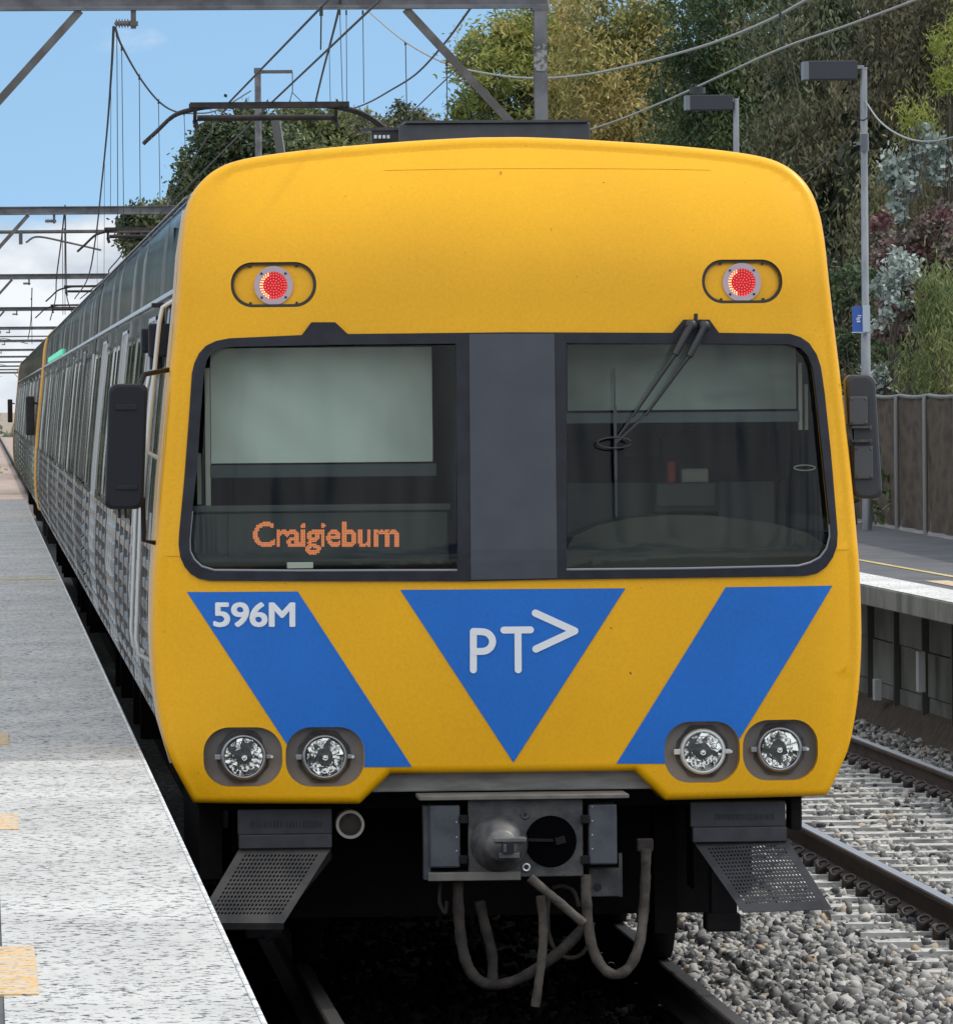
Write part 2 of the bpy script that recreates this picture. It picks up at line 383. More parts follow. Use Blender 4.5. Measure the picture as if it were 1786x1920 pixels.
for st in steps:
    ret = bmesh.ops.extrude_edge_only(b, edges=cur)
    nv = [g for g in ret['geom'] if isinstance(g, bmesh.types.BMVert)]; cur = [g for g in ret['geom'] if isinstance(g, bmesh.types.BMEdge)]
    if st == 18:
        for v in nv:
            d, i, t = near_inn(v.co.x, v.co.z)
            p0 = Vector(INN[i]).lerp(Vector(INN[(i+1) % nO]), t); p1 = Vector(OUT[i]).lerp(Vector(OUT[(i+1) % nO]), t)
            info[v] = (p0, p1, S(p0.x, p0.y))
        vals = info
    else:
        new = {}
        prev = list(vals.items())
        kd = __import__('mathutils').kdtree.KDTree(len(prev))
        for j, (pv, _) in enumerate(prev): kd.insert(pv.co, j)
        kd.balance()
        for v in nv: new[v] = prev[kd.find(v.co)[1]][1]
        vals = new
    for v in nv:
        p0, p1, y0 = vals[v]; rr = (p1-p0).length
        if st == 'b': v.co = Vector((p1.x, max(BACK, y0+rr+.05), p1.y))
        else:
            q = p0.lerp(p1, math.sin(R(st))); v.co = Vector((q.x, y0+rr*(1-math.cos(R(st))), q.y))
bmesh.ops.recalc_face_normals(b, faces=b.faces)
shell = bm_obj(b, 'yellow_cab_front', YEL, train)
for p in shell.data.polygons:
    pass
def decal(name, loops, material, parent, off=-.003, thick=0., g=.05, smooth=True):
    b = bfill(loops, g, g)
    for v in b.verts: v.co.y = S(v.co.x, v.co.z)+off
    if thick:
        bmesh.ops.remove_doubles(b, verts=b.verts, dist=1e-5)
        ret = bmesh.ops.extrude_edge_only(b, edges=[e for e in b.edges if e.is_boundary])
        for v in [q for q in ret['geom'] if isinstance(q, bmesh.types.BMVert)]: v.co.y += thick
        bmesh.ops.recalc_face_normals(b, faces=b.faces); smooth = False
    return bm_obj(b, name, material, parent, smooth)
BDO = -.012
band = decal('window_surround', [BO, GLL, GRL], BLK, train, BDO, .05)
cp = FL([(879, 626), (1038.5, 625.5), (1043.5, 1084), (882, 1087)])
decal('centre_panel', [cp], PANEL, train, BDO-.004, .004)
# lower lips of the windscreen seals, the light they catch put into their colour
for px in (gl_px[9:], gr_px[10:]+[gr_px[0]]):
    pts = [fxz(a, b_) for a, b_ in px]
    MB().tube([(x, S(x, z)+.004, z+.004) for x, z in pts], .006, 6).build('window_seal', TRIM if px is gr_px[10:] else mat('seal_grey', (.25, .25, .27), .4), band)
for lp in (GLL, GRL): decal('windscreen', [grow(lp, .008)], GLASS, train, .022)
# --- blue shapes, number and logo
for nm, poly in (('blue_stripe', [(350, 1110), (558, 1109), (772, 1438), (566, 1439)]), ('blue_triangle', [(750, 1106), (1172, 1103), (962, 1430)]),
                 ('blue_stripe', [(1360, 1101), (1560, 1098), (1357, 1432), (1155, 1432)])):
    P_ = FL(poly); hol = []
    # the lamp pockets cut the stripes: subtract them with a boolean-free grid test on a fine mesh
    b = bfill([P_], .01 if nm == 'blue_stripe' else .05, .01 if nm == 'blue_stripe' else .05)
    if nm == 'blue_stripe':
        def inside(x, z, l):
            c = False
            for i in range(len(l)):
                (x1, z1), (x2, z2) = l[i-1], l[i]
                if (z1 > z) != (z2 > z) and x < (x2-x1)*(z-z1)/(z2-z1)+x1: c = not c
            return c
        kill = []
        for f in b.faces:
            c = f.calc_center_median()
            if c.z < 1.25 and any(all(inside(v.co.x, v.co.z, l) for v in f.verts) for l in hp): kill.append(f)
        bmesh.ops.delete(b, geom=kill, context='FACES')
        for v in b.verts:
            for l in hp:
                if v.co.z < 1.25 and inside(v.co.x, v.co.z, l):      # slide onto the pocket's edge
                    best = (9, None)
                    for i in range(len(l)):
                        a_, c_ = Vector(l[i-1]), Vector(l[i]); d_ = c_-a_; t = max(0, min(1, (Vector((v.co.x, v.co.z))-a_).dot(d_)/max(d_.length_squared, 1e-9)))
                        q = a_+d_*t; dd = (q-Vector((v.co.x, v.co.z))).length
                        if dd < best[0]: best = (dd, q)
                    v.co.x, v.co.z = best[1]
    for v in b.verts: v.co.y = S(v.co.x, v.co.z)-.003
    bm_obj(b, nm, BLU, shell)
def text_loops(body, box, fit='both', bold=0., shear=0.):
    """text as triangles in the xz plane fitted into the pixel box (x0, x1, ytop, ybottom)"""
    c = bpy.data.curves.new('t', 'FONT'); c.body = body; c.size = 1; c.offset = bold; c.resolution_u = 4; c.space_character = .95
    o = bpy.data.objects.new('t', c); sc.collection.objects.link(o)
    dg = bpy.context.evaluated_depsgraph_get(); me = bpy.data.meshes.new_from_object(o.evaluated_get(dg))
    vs = [v.co.copy() for v in me.vertices]; fs = [list(p.vertices) for p in me.polygons]
    bpy.data.objects.remove(o); bpy.data.curves.remove(c); bpy.data.meshes.remove(me)
    x0, x1 = min(v.x for v in vs), max(v.x for v in vs); y0, y1 = min(v.y for v in vs), max(v.y for v in vs)
    return [((v.x-x0)/(x1-x0), (v.y-y0)/(y1-y0)) for v in vs], fs
def text_on_front(name, body, box, material, parent, off=-.006, bold=0.):
    uv, fs = text_loops(body, box, bold=bold)
    mb = MB(); vs = []
    for u, v in uv:
        x, z = F(box[0]+u*(box[1]-box[0]), box[3]+v*(box[2]-box[3])); vs.append((x, S(x, z)+off, z))
    for i, (dx, dy) in enumerate(((0, 0), (.0048, 0), (-.0048, 0), (0, .0036), (0, -.0036), (.0036, .0028), (-.0036, -.0028), (.0036, -.0028), (-.0036, .0028))[:9]):
        mb.add([(a+dx, b_-.0002*i, c+dy) for a, b_, c in vs], fs)
    return mb.build(name, material, parent, normals=False)
text_on_front('fleet_number', '596M', (401.5, 551.5, 1130.5, 1174.5), WHV, shell, bold=.0)
def stroke(mb, px, w, off=-.0065):
    """round-ended stroke along pixel points, w = width in pixels"""
    P_ = [Vector(p) for p in px]; rows = []
    for i in range(len(P_)-1):
        a, c = P_[i], P_[i+1]; t = (c-a).normalized(); n = Vector((-t.y, t.x))*w/2; o = off-.0002*(i % 2)
        loop = []
        for k in range(9):
            q = math.pi*k/8; loop.append(c+n*math.cos(q)+t*(w/2)*math.sin(q))
        for k in range(9):
            q = math.pi*k/8; loop.append(a-n*math.cos(q)-t*(w/2)*math.sin(q))
        vs = []
        for p in loop:
            x, z = F(p.x, p.y); vs.append((x, S(x, z)+o, z))
        mb.add(vs, [list(range(len(vs)))])
lg = MB()
stroke(lg, [(887, 1256), (887, 1184)], 13)
arc = [(887, 1184.0)]+[(903+20*math.sin(a), 1203-18.5*math.cos(a)) for a in [math.pi*k/10 for k in range(11)]]+[(887, 1221.5)]
for i in range(len(arc)-1): stroke(lg, arc[i:i+2], 13, -.0070-.0001*i)
stroke(lg, [(944, 1181.5), (994, 1181)], 13, -.0068); stroke(lg, [(970.5, 1184), (971, 1256)], 13, -.0072)
stroke(lg, [(1003, 1149.5), (1077, 1183)], 13.5, -.0075); stroke(lg, [(1077, 1183), (1004, 1217)], 13.5, -.0079)
lg.build('operator_logo', WHV, shell, normals=False)
# fine seam and small hole of the dome, small chips
sm = MB(); pts = [fxz(x, y) for x, y in ((720, 319), (840, 316.5), (960, 315.5), (1100, 315.5), (1240, 316.5), (1350, 319))]
sm.tube([(x, S(x, z)-.0012, z) for q in range(len(pts)-1) for x, z in [(pts[q][0]+(pts[q+1][0]-pts[q][0])*t/6, pts[q][1]+(pts[q+1][1]-pts[q][1])*t/6) for t in range(6)]], .0007, 4); x, z = F(939, 325); sm.box(x-.002, x+.002, S(x, z)-.004, S(x, z)+.01, z-.010, z+.010)
for a in (290, 1046): 
    pass
sm.build('dome_seam', mat('seam', (.58, .29, .005), .6), shell)
for s_ in (-1, 1):
    for x0, x1 in ((1.43, 1.505),):
        m = MB(); m.tube([(s_*(x0+(x1-x0)*t/8), S(x0+(x1-x0)*t/8, 1.93)-.0005, 1.93) for t in range(9)], .0012, 4); m.build('panel_seam', mat('seam_dark', (.52, .26, .005), .7), shell)
# --- tail lamps
def lampring(mb, c, r0, r1, d=.012): mb.lathe([(r0, 0.004), (r0, -d), (r1, -d), (r1, .02)], c, 'y', 40, False)
for loop, (cx, cy), flip in ((tl1, (513, 535), 1), (tl2, (1390.8, 529), 1)):
    xs = [p[0] for p in loop]; x0, x1 = min(xs), max(xs); zs = [p[1] for p in loop]; zc = (min(zs)+max(zs))/2
    cx, cz = F(cx, cy); yb = S(cx, cz)+.030
    t = decal('tail_lamp', [grow(loop, .004)], YEL, train, .028)
    inner = rrect(x0+.013, x1-.013, min(zs)+.013, max(zs)-.013, (max(zs)-min(zs))/2-.0135, 12)
    decal('lamp_gasket', [grow(loop, .002), inner], BOLT, t, .012, .012)
    pb = MB()
    for qx in (x0+.085, x1-.085):
        for qz in (min(zs)+.018, max(zs)-.018): pb.lathe([(0, -.006), (.006, -.006), (.006, .004)], (qx, S(qx, qz)+.022, qz), 'y', 10, False)
    pb.build('screw', BOLT, t)
    m = MB(); lampring(m, (cx, yb, cz), .0600, .0845, .022); m.build('lamp_ring', LAMPRING, t)
    m = MB()
    for k in range(4):
        q = R(45+90*k); m.lathe([(0, -.003), (.0055, -.003), (.0055, .002)], (cx+.0735*math.cos(q), yb-.022, cz+.0735*math.sin(q)), 'y', 10, False)
    m.build('screw', BOLT, t)
    m = MB(); m.lathe([(0, -.012), (.0602, -.012), (.0602, .01)], (cx, yb, cz), 'y', 40, False); m.build('red_lens', REDL, t)
    rng = random.Random(4); m = MB(); mw = MB()
    for ring, cnt in ((0, 1), (.0125, 6), (.0245, 12), (.0365, 18), (.0485, 26), (.0565, 30)):
        for k in range(cnt):
            q = 2*math.pi*(k+.5*(ring > .03))/cnt; xx, zz_ = ring*math.cos(q), ring*math.sin(q)
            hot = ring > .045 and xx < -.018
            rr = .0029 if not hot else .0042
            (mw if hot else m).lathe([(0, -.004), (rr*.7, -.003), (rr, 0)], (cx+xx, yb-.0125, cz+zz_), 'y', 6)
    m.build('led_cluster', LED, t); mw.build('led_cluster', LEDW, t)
# --- headlamps
lamps = [((457, 1420), hp[0], RING, 25), ((609, 1420), hp[1], RING, 70), ((1318, 1410), hp[2], RINGB, 10), ((1462, 1405.5), hp[3], RING, 120)]
for (cx, cy), loop, rm, ph in lamps:
    cx, cz = F(cx, cy); y0 = S(cx, cz)
    t = decal('headlight', [grow(loop, .004)], POCK, train, .075)
    m = MB(); n = 24
    ns = [(cx+.118*math.cos(R(q)), cz+.122*math.sin(R(q))) for q in (0, 22, 60, 68, 112, 120, 158, 180, 202, 240, 248, 292, 300, 338)]
    m.prism(ns, y0+.062, y0+.070); m.build('mounting_plate', GRIME, t)
    m = MB(); m.lathe([(.082, .02), (.082, -.028), (.088, -.036), (.096, -.032), (.1, -.02), (.1, .03)], (cx, y0+.045, cz), 'y', 48, True)
    m.box(cx-.126, cx-.098, y0+.02, y0+.05, cz-.012, cz+.012, .003); m.box(cx+.098, cx+.12, y0+.02, y0+.05, cz-.010, cz+.010, .003)
    m.build('lamp_rim', rm, t)
    m = MB(); m.lathe([(0, -.008), (.007, -.008), (.007, .01)], (cx+.122, y0+.02, cz), 'y', 12, False)
    m.build('clamp_screw', RINGB, t)
    # faceted parabolic bowl with a bulb shield
    m = MB(); vs = []; fs = []; prof = [(.083, .0), (.046, .046), (.017, .066), (0.001, .068)]; nf = 4; rz_ = random.Random(int(ph)); dk = [rz_.uniform(-.014, .014) for _ in range(12)]
    for i, (r, a) in enumerate(prof):
        for k in range(nf*3):
            q = 2*math.pi*k/(nf*3)+R(ph); fac = 1
            vs.append((cx+r*fac*math.cos(q+dk[k]*12), y0+.012+a+dk[k]*(r/.083)*(i > 0), cz+r*fac*math.sin(q+dk[k]*12)))
    nn = nf*3
    for i in range(len(prof)-1):
        for k in range(nn): fs.append((i*nn+k, i*nn+(k+1) % nn, (i+1)*nn+(k+1) % nn, (i+1)*nn+k))
    m.add(vs, fs, False); m.build('reflector', CHROME, t, normals=False)
    m = MB(); m.lathe([(0, -.006), (.010, -.004), (.014, .004), (.014, .03)], (cx+.004, y0+.045, cz-.004), 'y', 16); m.build('bulb_shield', CHROME, t)
    m = MB(); m.lathe([(0, -.004), (.030, -.003), (.06, 0), (.083, .006)], (cx, y0+.012, cz), 'y', 40); m.build('lens', LENS, t)
# --- wiper
wp = MB(); px, pz = F(1302, 590); ys = S(px, pz)
def fr(px_, py_, off): x, z = F(px_, py_); return (x, S(x, z)+off, z)
wp.tube([fr(1302, 588, -.05), fr(1302, 602, -.045)], .009, 8)
for (x0, y0), (x1, y1), (x2, y2) in (((1293, 610), (1262, 665), (1183, 782)), ((1318, 612), (1288, 668), (1207, 780))):
    wp.tube([fr(x0, y0, -.06), fr(x1, y1, -.07)], .017, 10); wp.tube([fr(x1, y1, -.07), fr(x2, y2, -.05)], [.009, .006], 8)
    wp.lathe([(0, -.02), (.022, -.018), (.025, 0), (.025, .05)], (fr(x0, y0, -.055)), 'y', 16)
wp.build('wiper_arm', mat('wiper_black', (.02, .02, .024), .4), train)
wb = MB(); wb.bar(fr(1150, 690, -.03), fr(1154, 968, -.03), .007, .02); wb.bar(fr(1151, 760, -.04), fr(1153, 900, -.04), .012, .008)
wb.bar(fr(1150, 832, -.045), fr(1206, 780, -.05), .012, .010); wb.bar(fr(1150, 828, -.045), fr(1184, 780, -.05), .010, .008)
wb.tube([fr(1150+32*math.cos(R(a)), 830+10*math.sin(R(a)), -.05) for a in range(20, 341, 20)], .0035, 6)
wb.build('wiper_blade', mat('wiper_dark', (.03, .032, .036), .5), train)
# --- cab interior
ci = MB(); ci.box(-1.40, 1.36, 1.95, 2.0, 1.2, 3.4); ci.box(-1.38, 1.38, .32, 1.95, 1.55, 1.6); ci.box(-1.3, 1.3, .5, 1.95, 3.2, 3.25)
ci.box(-.22, .22, .30, 1.95, 1.6, 3.2)
ci.build('cab_interior', mat('cab_back_wall', (.032, .038, .037), .8, spec=.2), train)
def ibox(name, x0, x1, y0, y1, dep, th, m, par, bev=0.):
    a = at(x0, y1, dep); c = at(x1, y0, dep); return MB().box(a.x, c.x, dep, dep+th, a.z, c.z, bev).build(name, m, par)
def wavy_sheet(name, x0, x1, y0, y1, dep, m, par, amp=.004):
    a = at(x0, y1, dep); c = at(x1, y0, dep); mb = MB(); vs = []; nx, nz_ = 40, 20
    for j in range(nz_+1):
        for i in range(nx+1):
            u, v = i/nx, j/nz_
            vs.append((a.x+(c.x-a.x)*u, dep+amp*math.sin(9*u+5*v)+amp*.8*math.sin(15*u+9*v+1), a.z+(c.z-a.z)*v))
    fs = [(j*(nx+1)+i, j*(nx+1)+i+1, (j+1)*(nx+1)+i+1, (j+1)*(nx+1)+i) for j in range(nz_) for i in range(nx)]
    mb.add(vs, fs, True); return mb.build(name, m, par)
bl = wavy_sheet('window_blind', 396, 809, 650, 869, .36, BLIND, train, .011)
ibox('blind_rail', 394, 818, 869, 896, .35, .02, mat('blind_rail', (.03, .042, .048), .5), bl)
ibox('side_light_strip', 386, 393, 690, 960, .35, .02, CREAM, bl); ibox('side_post', 370, 377, 850, 946, .40, .02, CREAM, bl)  # cream strips draw the side-window light at the screen's edge
b2 = wavy_sheet('window_blind', 1064, 1491, 640, 770, .36, mat('grey_blind', (.22, .25, .23), .85, col2=(.16, .18, .165), nscale=2, stretch=(1, 1, 3)), train, .006)
ibox('blind_rail', 1062, 1498, 771, 794, .35, .02, mat('blind_rail_teal', (.05, .065, .07), .5), b2)
ibox('side_light_strip', 1497, 1503, 680, 806, .35, .02, mat('side_light_grey', (.25, .25, .22), .6), b2); ibox('side_post', 1508, 1514, 720, 806, .40, .02, CREAM, b2)  # pale strips again for light from the side window
db = MB(); a = at(352, 1066, .16); c = at(842, 958, .16); db.box(a.x, c.x, .18, .42, a.z, c.z, .01)
db = db.build('destination_display', mat('display_housing', (.014, .020, .018), .5), train)
a = at(350, 962, .16); c = at(846, 944, .16); MB().box(a.x, c.x, .17, .24, a.z, c.z, .006).build('display_hood', mat('hood', (.03, .035, .036), .5), db)
a = at(428, 1048, .16); c = at(800, 972, .16); MB().box(a.x, c.x, .172, .179, a.z, c.z).build('display_window', mat('display_glass', (.010, .013, .013), .3), db)
uv, fs = text_loops('Craigieburn', None, bold=.022)
tri = [(uv[f[0]], uv[f[i]], uv[f[i+1]]) for f in fs for i in range(1, len(f)-1)]
def in_text(u, v):
    for a, c, d in tri:
        if min(a[0], c[0], d[0]) > u or max(a[0], c[0], d[0]) < u: continue
        s1 = (c[0]-a[0])*(v-a[1])-(c[1]-a[1])*(u-a[0]); s2 = (d[0]-c[0])*(v-c[1])-(d[1]-c[1])*(u-c[0]); s3 = (a[0]-d[0])*(v-d[1])-(a[1]-d[1])*(u-d[0])
        if (s1 >= 0 and s2 >= 0 and s3 >= 0) or (s1 <= 0 and s2 <= 0 and s3 <= 0): return True
    return False
m = MB(); nu, nv = 92, 21
for i in range(nu):
    for j in range(nv):
        u, v = (i+.5)/nu, (j+.5)/nv
        if in_text(u, v):
            q = [at(474+(u+du)*274, 1040-(v+dv)*62, .168) for du, dv in ((-.42/nu, -.42/nv), (.42/nu, -.42/nv), (.42/nu, .42/nv), (-.42/nu, .42/nv))]
            m.add([tuple(p) for p in q], [(0, 1, 2, 3)])
m.build('destination_text', AMBER, db, normals=False)
a = at(538, 1066, .12); c = at(587, 1054, .12); MB().box(a.x, c.x, .12, .13, a.z, c.z, .002).build('white_tag', mat('tag', (.6, .66, .6), .6), db)
cab = MB(); ibox('driver_seat', 1238, 1478, 806, 906, 1.2, .12, SEAT, train, .04)
ibox('partition_panel', 1168, 1300, 794, 856, 1.8, .05, mat('partition', (.09, .08, .07), .7), train)
ibox('red_extinguisher', 1251, 1267, 864, 906, 1.15, .03, ORNG, train, .01)
ibox('cream_box', 1277, 1328, 878, 906, 1.1, .05, CREAM, train, .01)
ibox('console_screen', 1224, 1347, 904, 962, .9, .08, INT, train, .01); ibox('console_face', 1230, 1340, 906, 950, .88, .015, INTG, train, .004)
ibox('dash_panel', 1064, 1222, 905, 1010, 1.0, .05, INTG, train); ibox('dash_panel', 1348, 1450, 903, 990, 1.0, .05, INTG, train)
arcp = [at(x, y, .5) for x, y in ((1058, 1075), (1062, 1030), (1075, 1006), (1120, 985), (1180, 972), (1250, 966), (1330, 967), (1400, 974), (1460, 984), (1515, 1000), (1560, 1030), (1560, 1075))]
MB().prism([(p.x, p.z) for p in arcp], .5, .9).build('control_desk', DESK, train)
m = MB(); q = [at(1508+20*math.cos(R(k)), 877+5*math.sin(R(k)), .45) for k in range(0, 361, 20)]; m.tube(q, .003, 6); m.build('cable_loop', CREAM, train)
# ------------------------------------------------------------------ carriages
def xb(z):
    """half width of the body at height z"""
    pts = right
    for i in range(len(pts)-1):
        (x0, z0), (x1, z1) = pts[i], pts[i+1]
        if z0 <= z <= z1 and z1 > z0: return x0+(x1-x0)*(z-z0)/(z1-z0)
    return pts[0][0]
def contour(ins, zb_=1.14, ribs=False):
    c = []; z = zb_
    if ribs:
        c.append((xb(z)-ins-.01, z)); z += .03
        while z < 1.95:
            for dz, dx in ((0, 0), (.012, .020), (.052, .020), (.064, 0)): c.append((xb(z+dz)-ins+dx-.012, z+dz))
            z += .094
    else:
        while z < 1.98: c.append((xb(z)-ins, z)); z += .1
    c += [(a-ins, b_-(ins if b_ > 3.5 else 0)) for a, b_ in right if b_ > 2.0]
    return c
def ring_mesh(mb, c, y0, y1, cap=True, ny=1):
    full = c+[(-a, b_) for a, b_ in c[::-1]]
    d = []
    for p in full:
        if not d or (abs(p[0]-d[-1][0])+abs(p[1]-d[-1][1])) > 1e-6: d.append(p)
    n = len(d); vs = []; fs = []
    for j in range(ny+1): vs += [(a, y0+(y1-y0)*j/ny, b_) for a, b_ in d]
    for j in range(ny):
        for i in range(n): fs.append((j*n+i, j*n+(i+1) % n, (j+1)*n+(i+1) % n, (j+1)*n+i))
    mb.add(vs, fs, False)
    if cap: mb.add([(a, y0, b_) for a, b_ in d], [list(range(n))]); mb.add([(a, y1, b_) for a, b_ in d], [list(range(n))])
def sidebar(mb, y0, y1, z0, z1, out0, out1, s=-1, nz_=4):
    """slab that follows the body's lean between out0 and out1 from its skin"""
    vs = []
    for j in range(nz_+1):
        z = z0+(z1-z0)*j/nz_; x = xb(z)
        for o in (out0, out1):
            for y in (y0, y1): vs.append((s*(x+o), y, z))
    fs = []
    for j in range(nz_):
        a = j*4; b_ = a+4
        fs += [(a, a+1, b_+1, b_), (a+2, b_+2, b_+3, a+3), (a, b_, b_+2, a+2), (a+1, a+3, b_+3, b_+1)]
    fs += [(0, 2, 3, 1), (nz_*4, nz_*4+1, nz_*4+3, nz_*4+2)]
    mb.add(vs, fs)
def carriage(y0, y1, cab0, cab1, first=False):
    lo_, hi_ = y0+(BACK if first else (1.2 if cab0 else 0)), y1-(1.2 if cab1 else 0)
    mb = MB(); ring_mesh(mb, contour(.004, 1.14, True), lo_, hi_, not first)
    body = mb.build('carriage_body', [RIBS, STEEL], train, normals=True)
    me = body.data; oz = 0
    for p in me.polygons:
        if p.center[2] > 1.98: p.material_index = 1
    off = wloc(body)
    # gutter, roof edge
    g = MB(); sidebar(g, lo_, hi_, 3.08, 3.10, 0, .016); g.build('gutter', TRIM, body)
    g = MB(); sidebar(g, lo_, hi_, 3.50, 3.515, 0, .02); g.build('roof_edge', ROOF, body)
    # windows and doors of the platform side
    L_ = y1-y0; doors = [y0+L_*f for f in (.20, .50, .80)]; stops = []
    for d in doors:
        g = MB(); sidebar(g, d-.66, d+.66, 1.97, 3.0, -.01, -.003); dr = g.build('door', mat_door, body)
        g = MB()
        for e in (-.70, .66, -.02): sidebar(g, d+e, d+e+.04, 1.20, 3.02, 0, .009)
        sidebar(g, d-.70, d+.70, 3.0, 3.02, 0, .006); g.build('door_frame', TRIM if first else STEEL, body)
        for e in (-.52, .14): g = MB(); sidebar(g, d+e, d+e+.38, 2.0, 2.90, -.004, -.001); g.build('door_window', DGL, body)
    w0 = lo_+(1.75 if cab0 else .5); edges = []
    spans = [(w0, doors[0]-1.0), (doors[0]+1.0, doors[1]-1.0), (doors[1]+1.0, doors[2]-1.0), (doors[2]+1.0, hi_-(1.6 if cab1 else .6))]
    for a, c in spans:
        n = max(1, round((c-a)/2.1)); wd = (c-a)/n
        for k in range(n):
            p, q = a+k*wd+.12, a+(k+1)*wd-.12
            g = MB(); sidebar(g, p, q, 2.02, 2.92, -.01, .002); g.build('window', DGL, body)
            g = MB(); sidebar(g, p-.04, p, 1.99, 2.95, -.01, .007); sidebar(g, q, q+.04, 1.99, 2.95, -.01, .007)
            sidebar(g, p-.04, q+.04, 2.95, 2.97, -.01, .006); sidebar(g, p-.04, q+.04, 1.97, 2.0, -.01, .007); sidebar(g, (p+q)/2-.02, (p+q)/2+.02, 2.0, 2.95, -.01, .005)
            g.build('window_frame', STEEL, body)
            if y0 < 60:
                for e in (p-.1, (p+q)/2): g = MB(); sidebar(g, e-.025, e+.025, 1.2, 1.97, -.01, .0085); g.build('side_post', mat_post, body)
                g = MB(); sidebar(g, q-.012, q+.012, 2.98, 3.50, -.01, .0035); g.build('panel_joint', mat_door, body)
    if cab1:
        m = MB(); ring_mesh(m, contour(-.008), hi_, y1-.12); m.build('yellow_cab_end', YEL, body)
    if cab0 and not first:
        m = MB(); ring_mesh(m, contour(-.008), y0+.12, lo_); m.build('yellow_cab_end', YEL, body)
    if cab1 or (cab0 and not first):
        yy = y1-.5 if cab1 else y0+.5
        m = MB(); m.box(-1.67, -1.555, yy, yy+.06, 2.16, 2.70, .02); m.bar((-1.60, yy+.03, 2.6), (-1.5, yy+.03, 2.6), .03, .03); m.build('mirror', BLK, body)
    # underfloor
    u = MB(); u.box(-1.22, 1.22, lo_+.5, hi_-.3, .98, 1.14)
    for c in (y0+3.4, y1-3.4):
        for s in (-1, 1):
            u.box(s*1.0, s*1.12, c-1.6, c+1.6, .42, .72); u.box(s*.98, s*1.22, c-1.35, c-1.05, .30, .62); u.box(s*.98, s*1.22, c+1.05, c+1.35, .30, .62)
        u.box(-1.0, 1.0, c-.3, c+.3, .5, .95)
        for e in (-1.22, 1.22):
            for s in (-1, 1): u.lathe([(0, s*.0), (.36, 0), (.38, .01*s), (.46, .02*s), (.46, .13*s), (.1, .13*s), (0, .13*s)], (s*.74, c+e, .46), 'x', 28)
            u.tube([(-.8, c+e, .46), (.8, c+e, .46)], .09, 12)
    yy = y0+6.4
    while yy < y1-6.8: u.box(-1.1, 1.1, yy, yy+1.7, .38, 1.0, .03); yy += 2.1
    u.build('underframe', DIRT, train)
    return body
mat_door = mat('door_steel', (.36, .37, .36), .3, 1., col2=(.22, .22, .21), nscale=2)
mat_post = mat('side_post_grey', (.16, .15, .14), .5, .6)
CL = 23.75
car0 = carriage(0, CL-.35, True, False, True)
MBg = MB()
for k in range(1, 6):
    carriage(k*CL+.0, (k+1)*CL-.35, k == 3, k in (2, 5))
for k in range(1, 6):
    m = MB(); m.box(-1.0, 1.0, k*CL-.36, k*CL+.01, 1.2, 3.4); m.build('gangway', BLK, train)
# green reflection on the first set's side, drawn as a glowing strip
m = MB(); sidebar(m, 46, 62, 3.11, 3.17, 0, .02); m.build('green_reflection', mat('green_reflection_glow', (.10, .55, .35), .4, emit=(.1, .8, .45), estr=.35), train)
# seam between the yellow front and the steel side
m = MB(); sidebar(m, BACK-.012, BACK+.012, 1.0, 3.45, .0, .012, -1, 12); m.build('seam_trim', TRIM, train)
# cab side details: door, handrails, camera boxes
m = MB(); sidebar(m, 1.15, 1.85, 1.97, 3.02, -.01, .002); cd_ = m.build('cab_door', mat_door, train)
m = MB(); sidebar(m, 1.28, 1.72, 2.10, 2.95, .003, .005); m.build('door_window', DGL, cd_)
m = MB()
for e in (1.11, 1.85): sidebar(m, e, e+.035, 1.2, 3.05, 0, .010)
m.build('door_frame', STEEL, cd_)
for yy, z0, z1 in ((1.0, 1.45, 2.75), (2.05, 1.45, 2.75), (.80, 2.35, 3.05)):
    m = MB(); pts = [(-xb(z0)-.005, yy, z0), (-xb(z0)-.055, yy, z0+.03)]+[(-xb(z)-.06, yy, z) for z in (z0+.1, (z0+z1)/2, z1-.1)]+[(-xb(z1)-.055, yy, z1-.03), (-xb(z1)-.005, yy, z1)]
    m.tube(pts, .010, 8); m.build('handrail', RINGB, train)
m = MB()
m.box(-1.545, -1.44, .86, .98, 2.80, 2.95, .01); m.box(-1.575, -1.50, .98, 1.14, 2.82, 2.93, .008); m.box(-1.53, -1.40, .82, .9, 3.02, 3.04); m.tube([(-1.48, .9, 2.93), (-1.48, .9, 3.03)], .010, 6)
m.tube([(-1.51, .93, 2.745), (-1.51, .93, 2.80)], .030, 12); m.build('side_camera', BLK, train)
# mirrors
a, c = at(196, 955, .35), at(275, 719, .35)
m = MB(); rr_ = rrect(a.x, c.x, a.z, c.z, .035, 6)
def ring3(poly, ins, y):
    cx_ = sum(p[0] for p in poly)/len(poly); cz_ = sum(p[1] for p in poly)/len(poly)
    return [(p[0]-math.copysign(min(ins, abs(p[0]-cx_)), p[0]-cx_), y, p[1]-math.copysign(ins, p[1]-cz_)) for p in poly]
def pillow(m, poly, y0, y1, b_=.014):
    rows = [ring3(poly, b_, y0), ring3(poly, b_*.3, y0+b_*.3), ring3(poly, 0, y0+b_), ring3(poly, 0, y1-b_), ring3(poly, b_, y1)]; n = len(poly)
    vs = [v for r_ in rows for v in r_]; fs = [(j*n+i, j*n+(i+1) % n, (j+1)*n+(i+1) % n, (j+1)*n+i) for j in range(4) for i in range(n)]
    m.add(vs, fs+[list(range(n)), list(range(4*n, 5*n))], False)
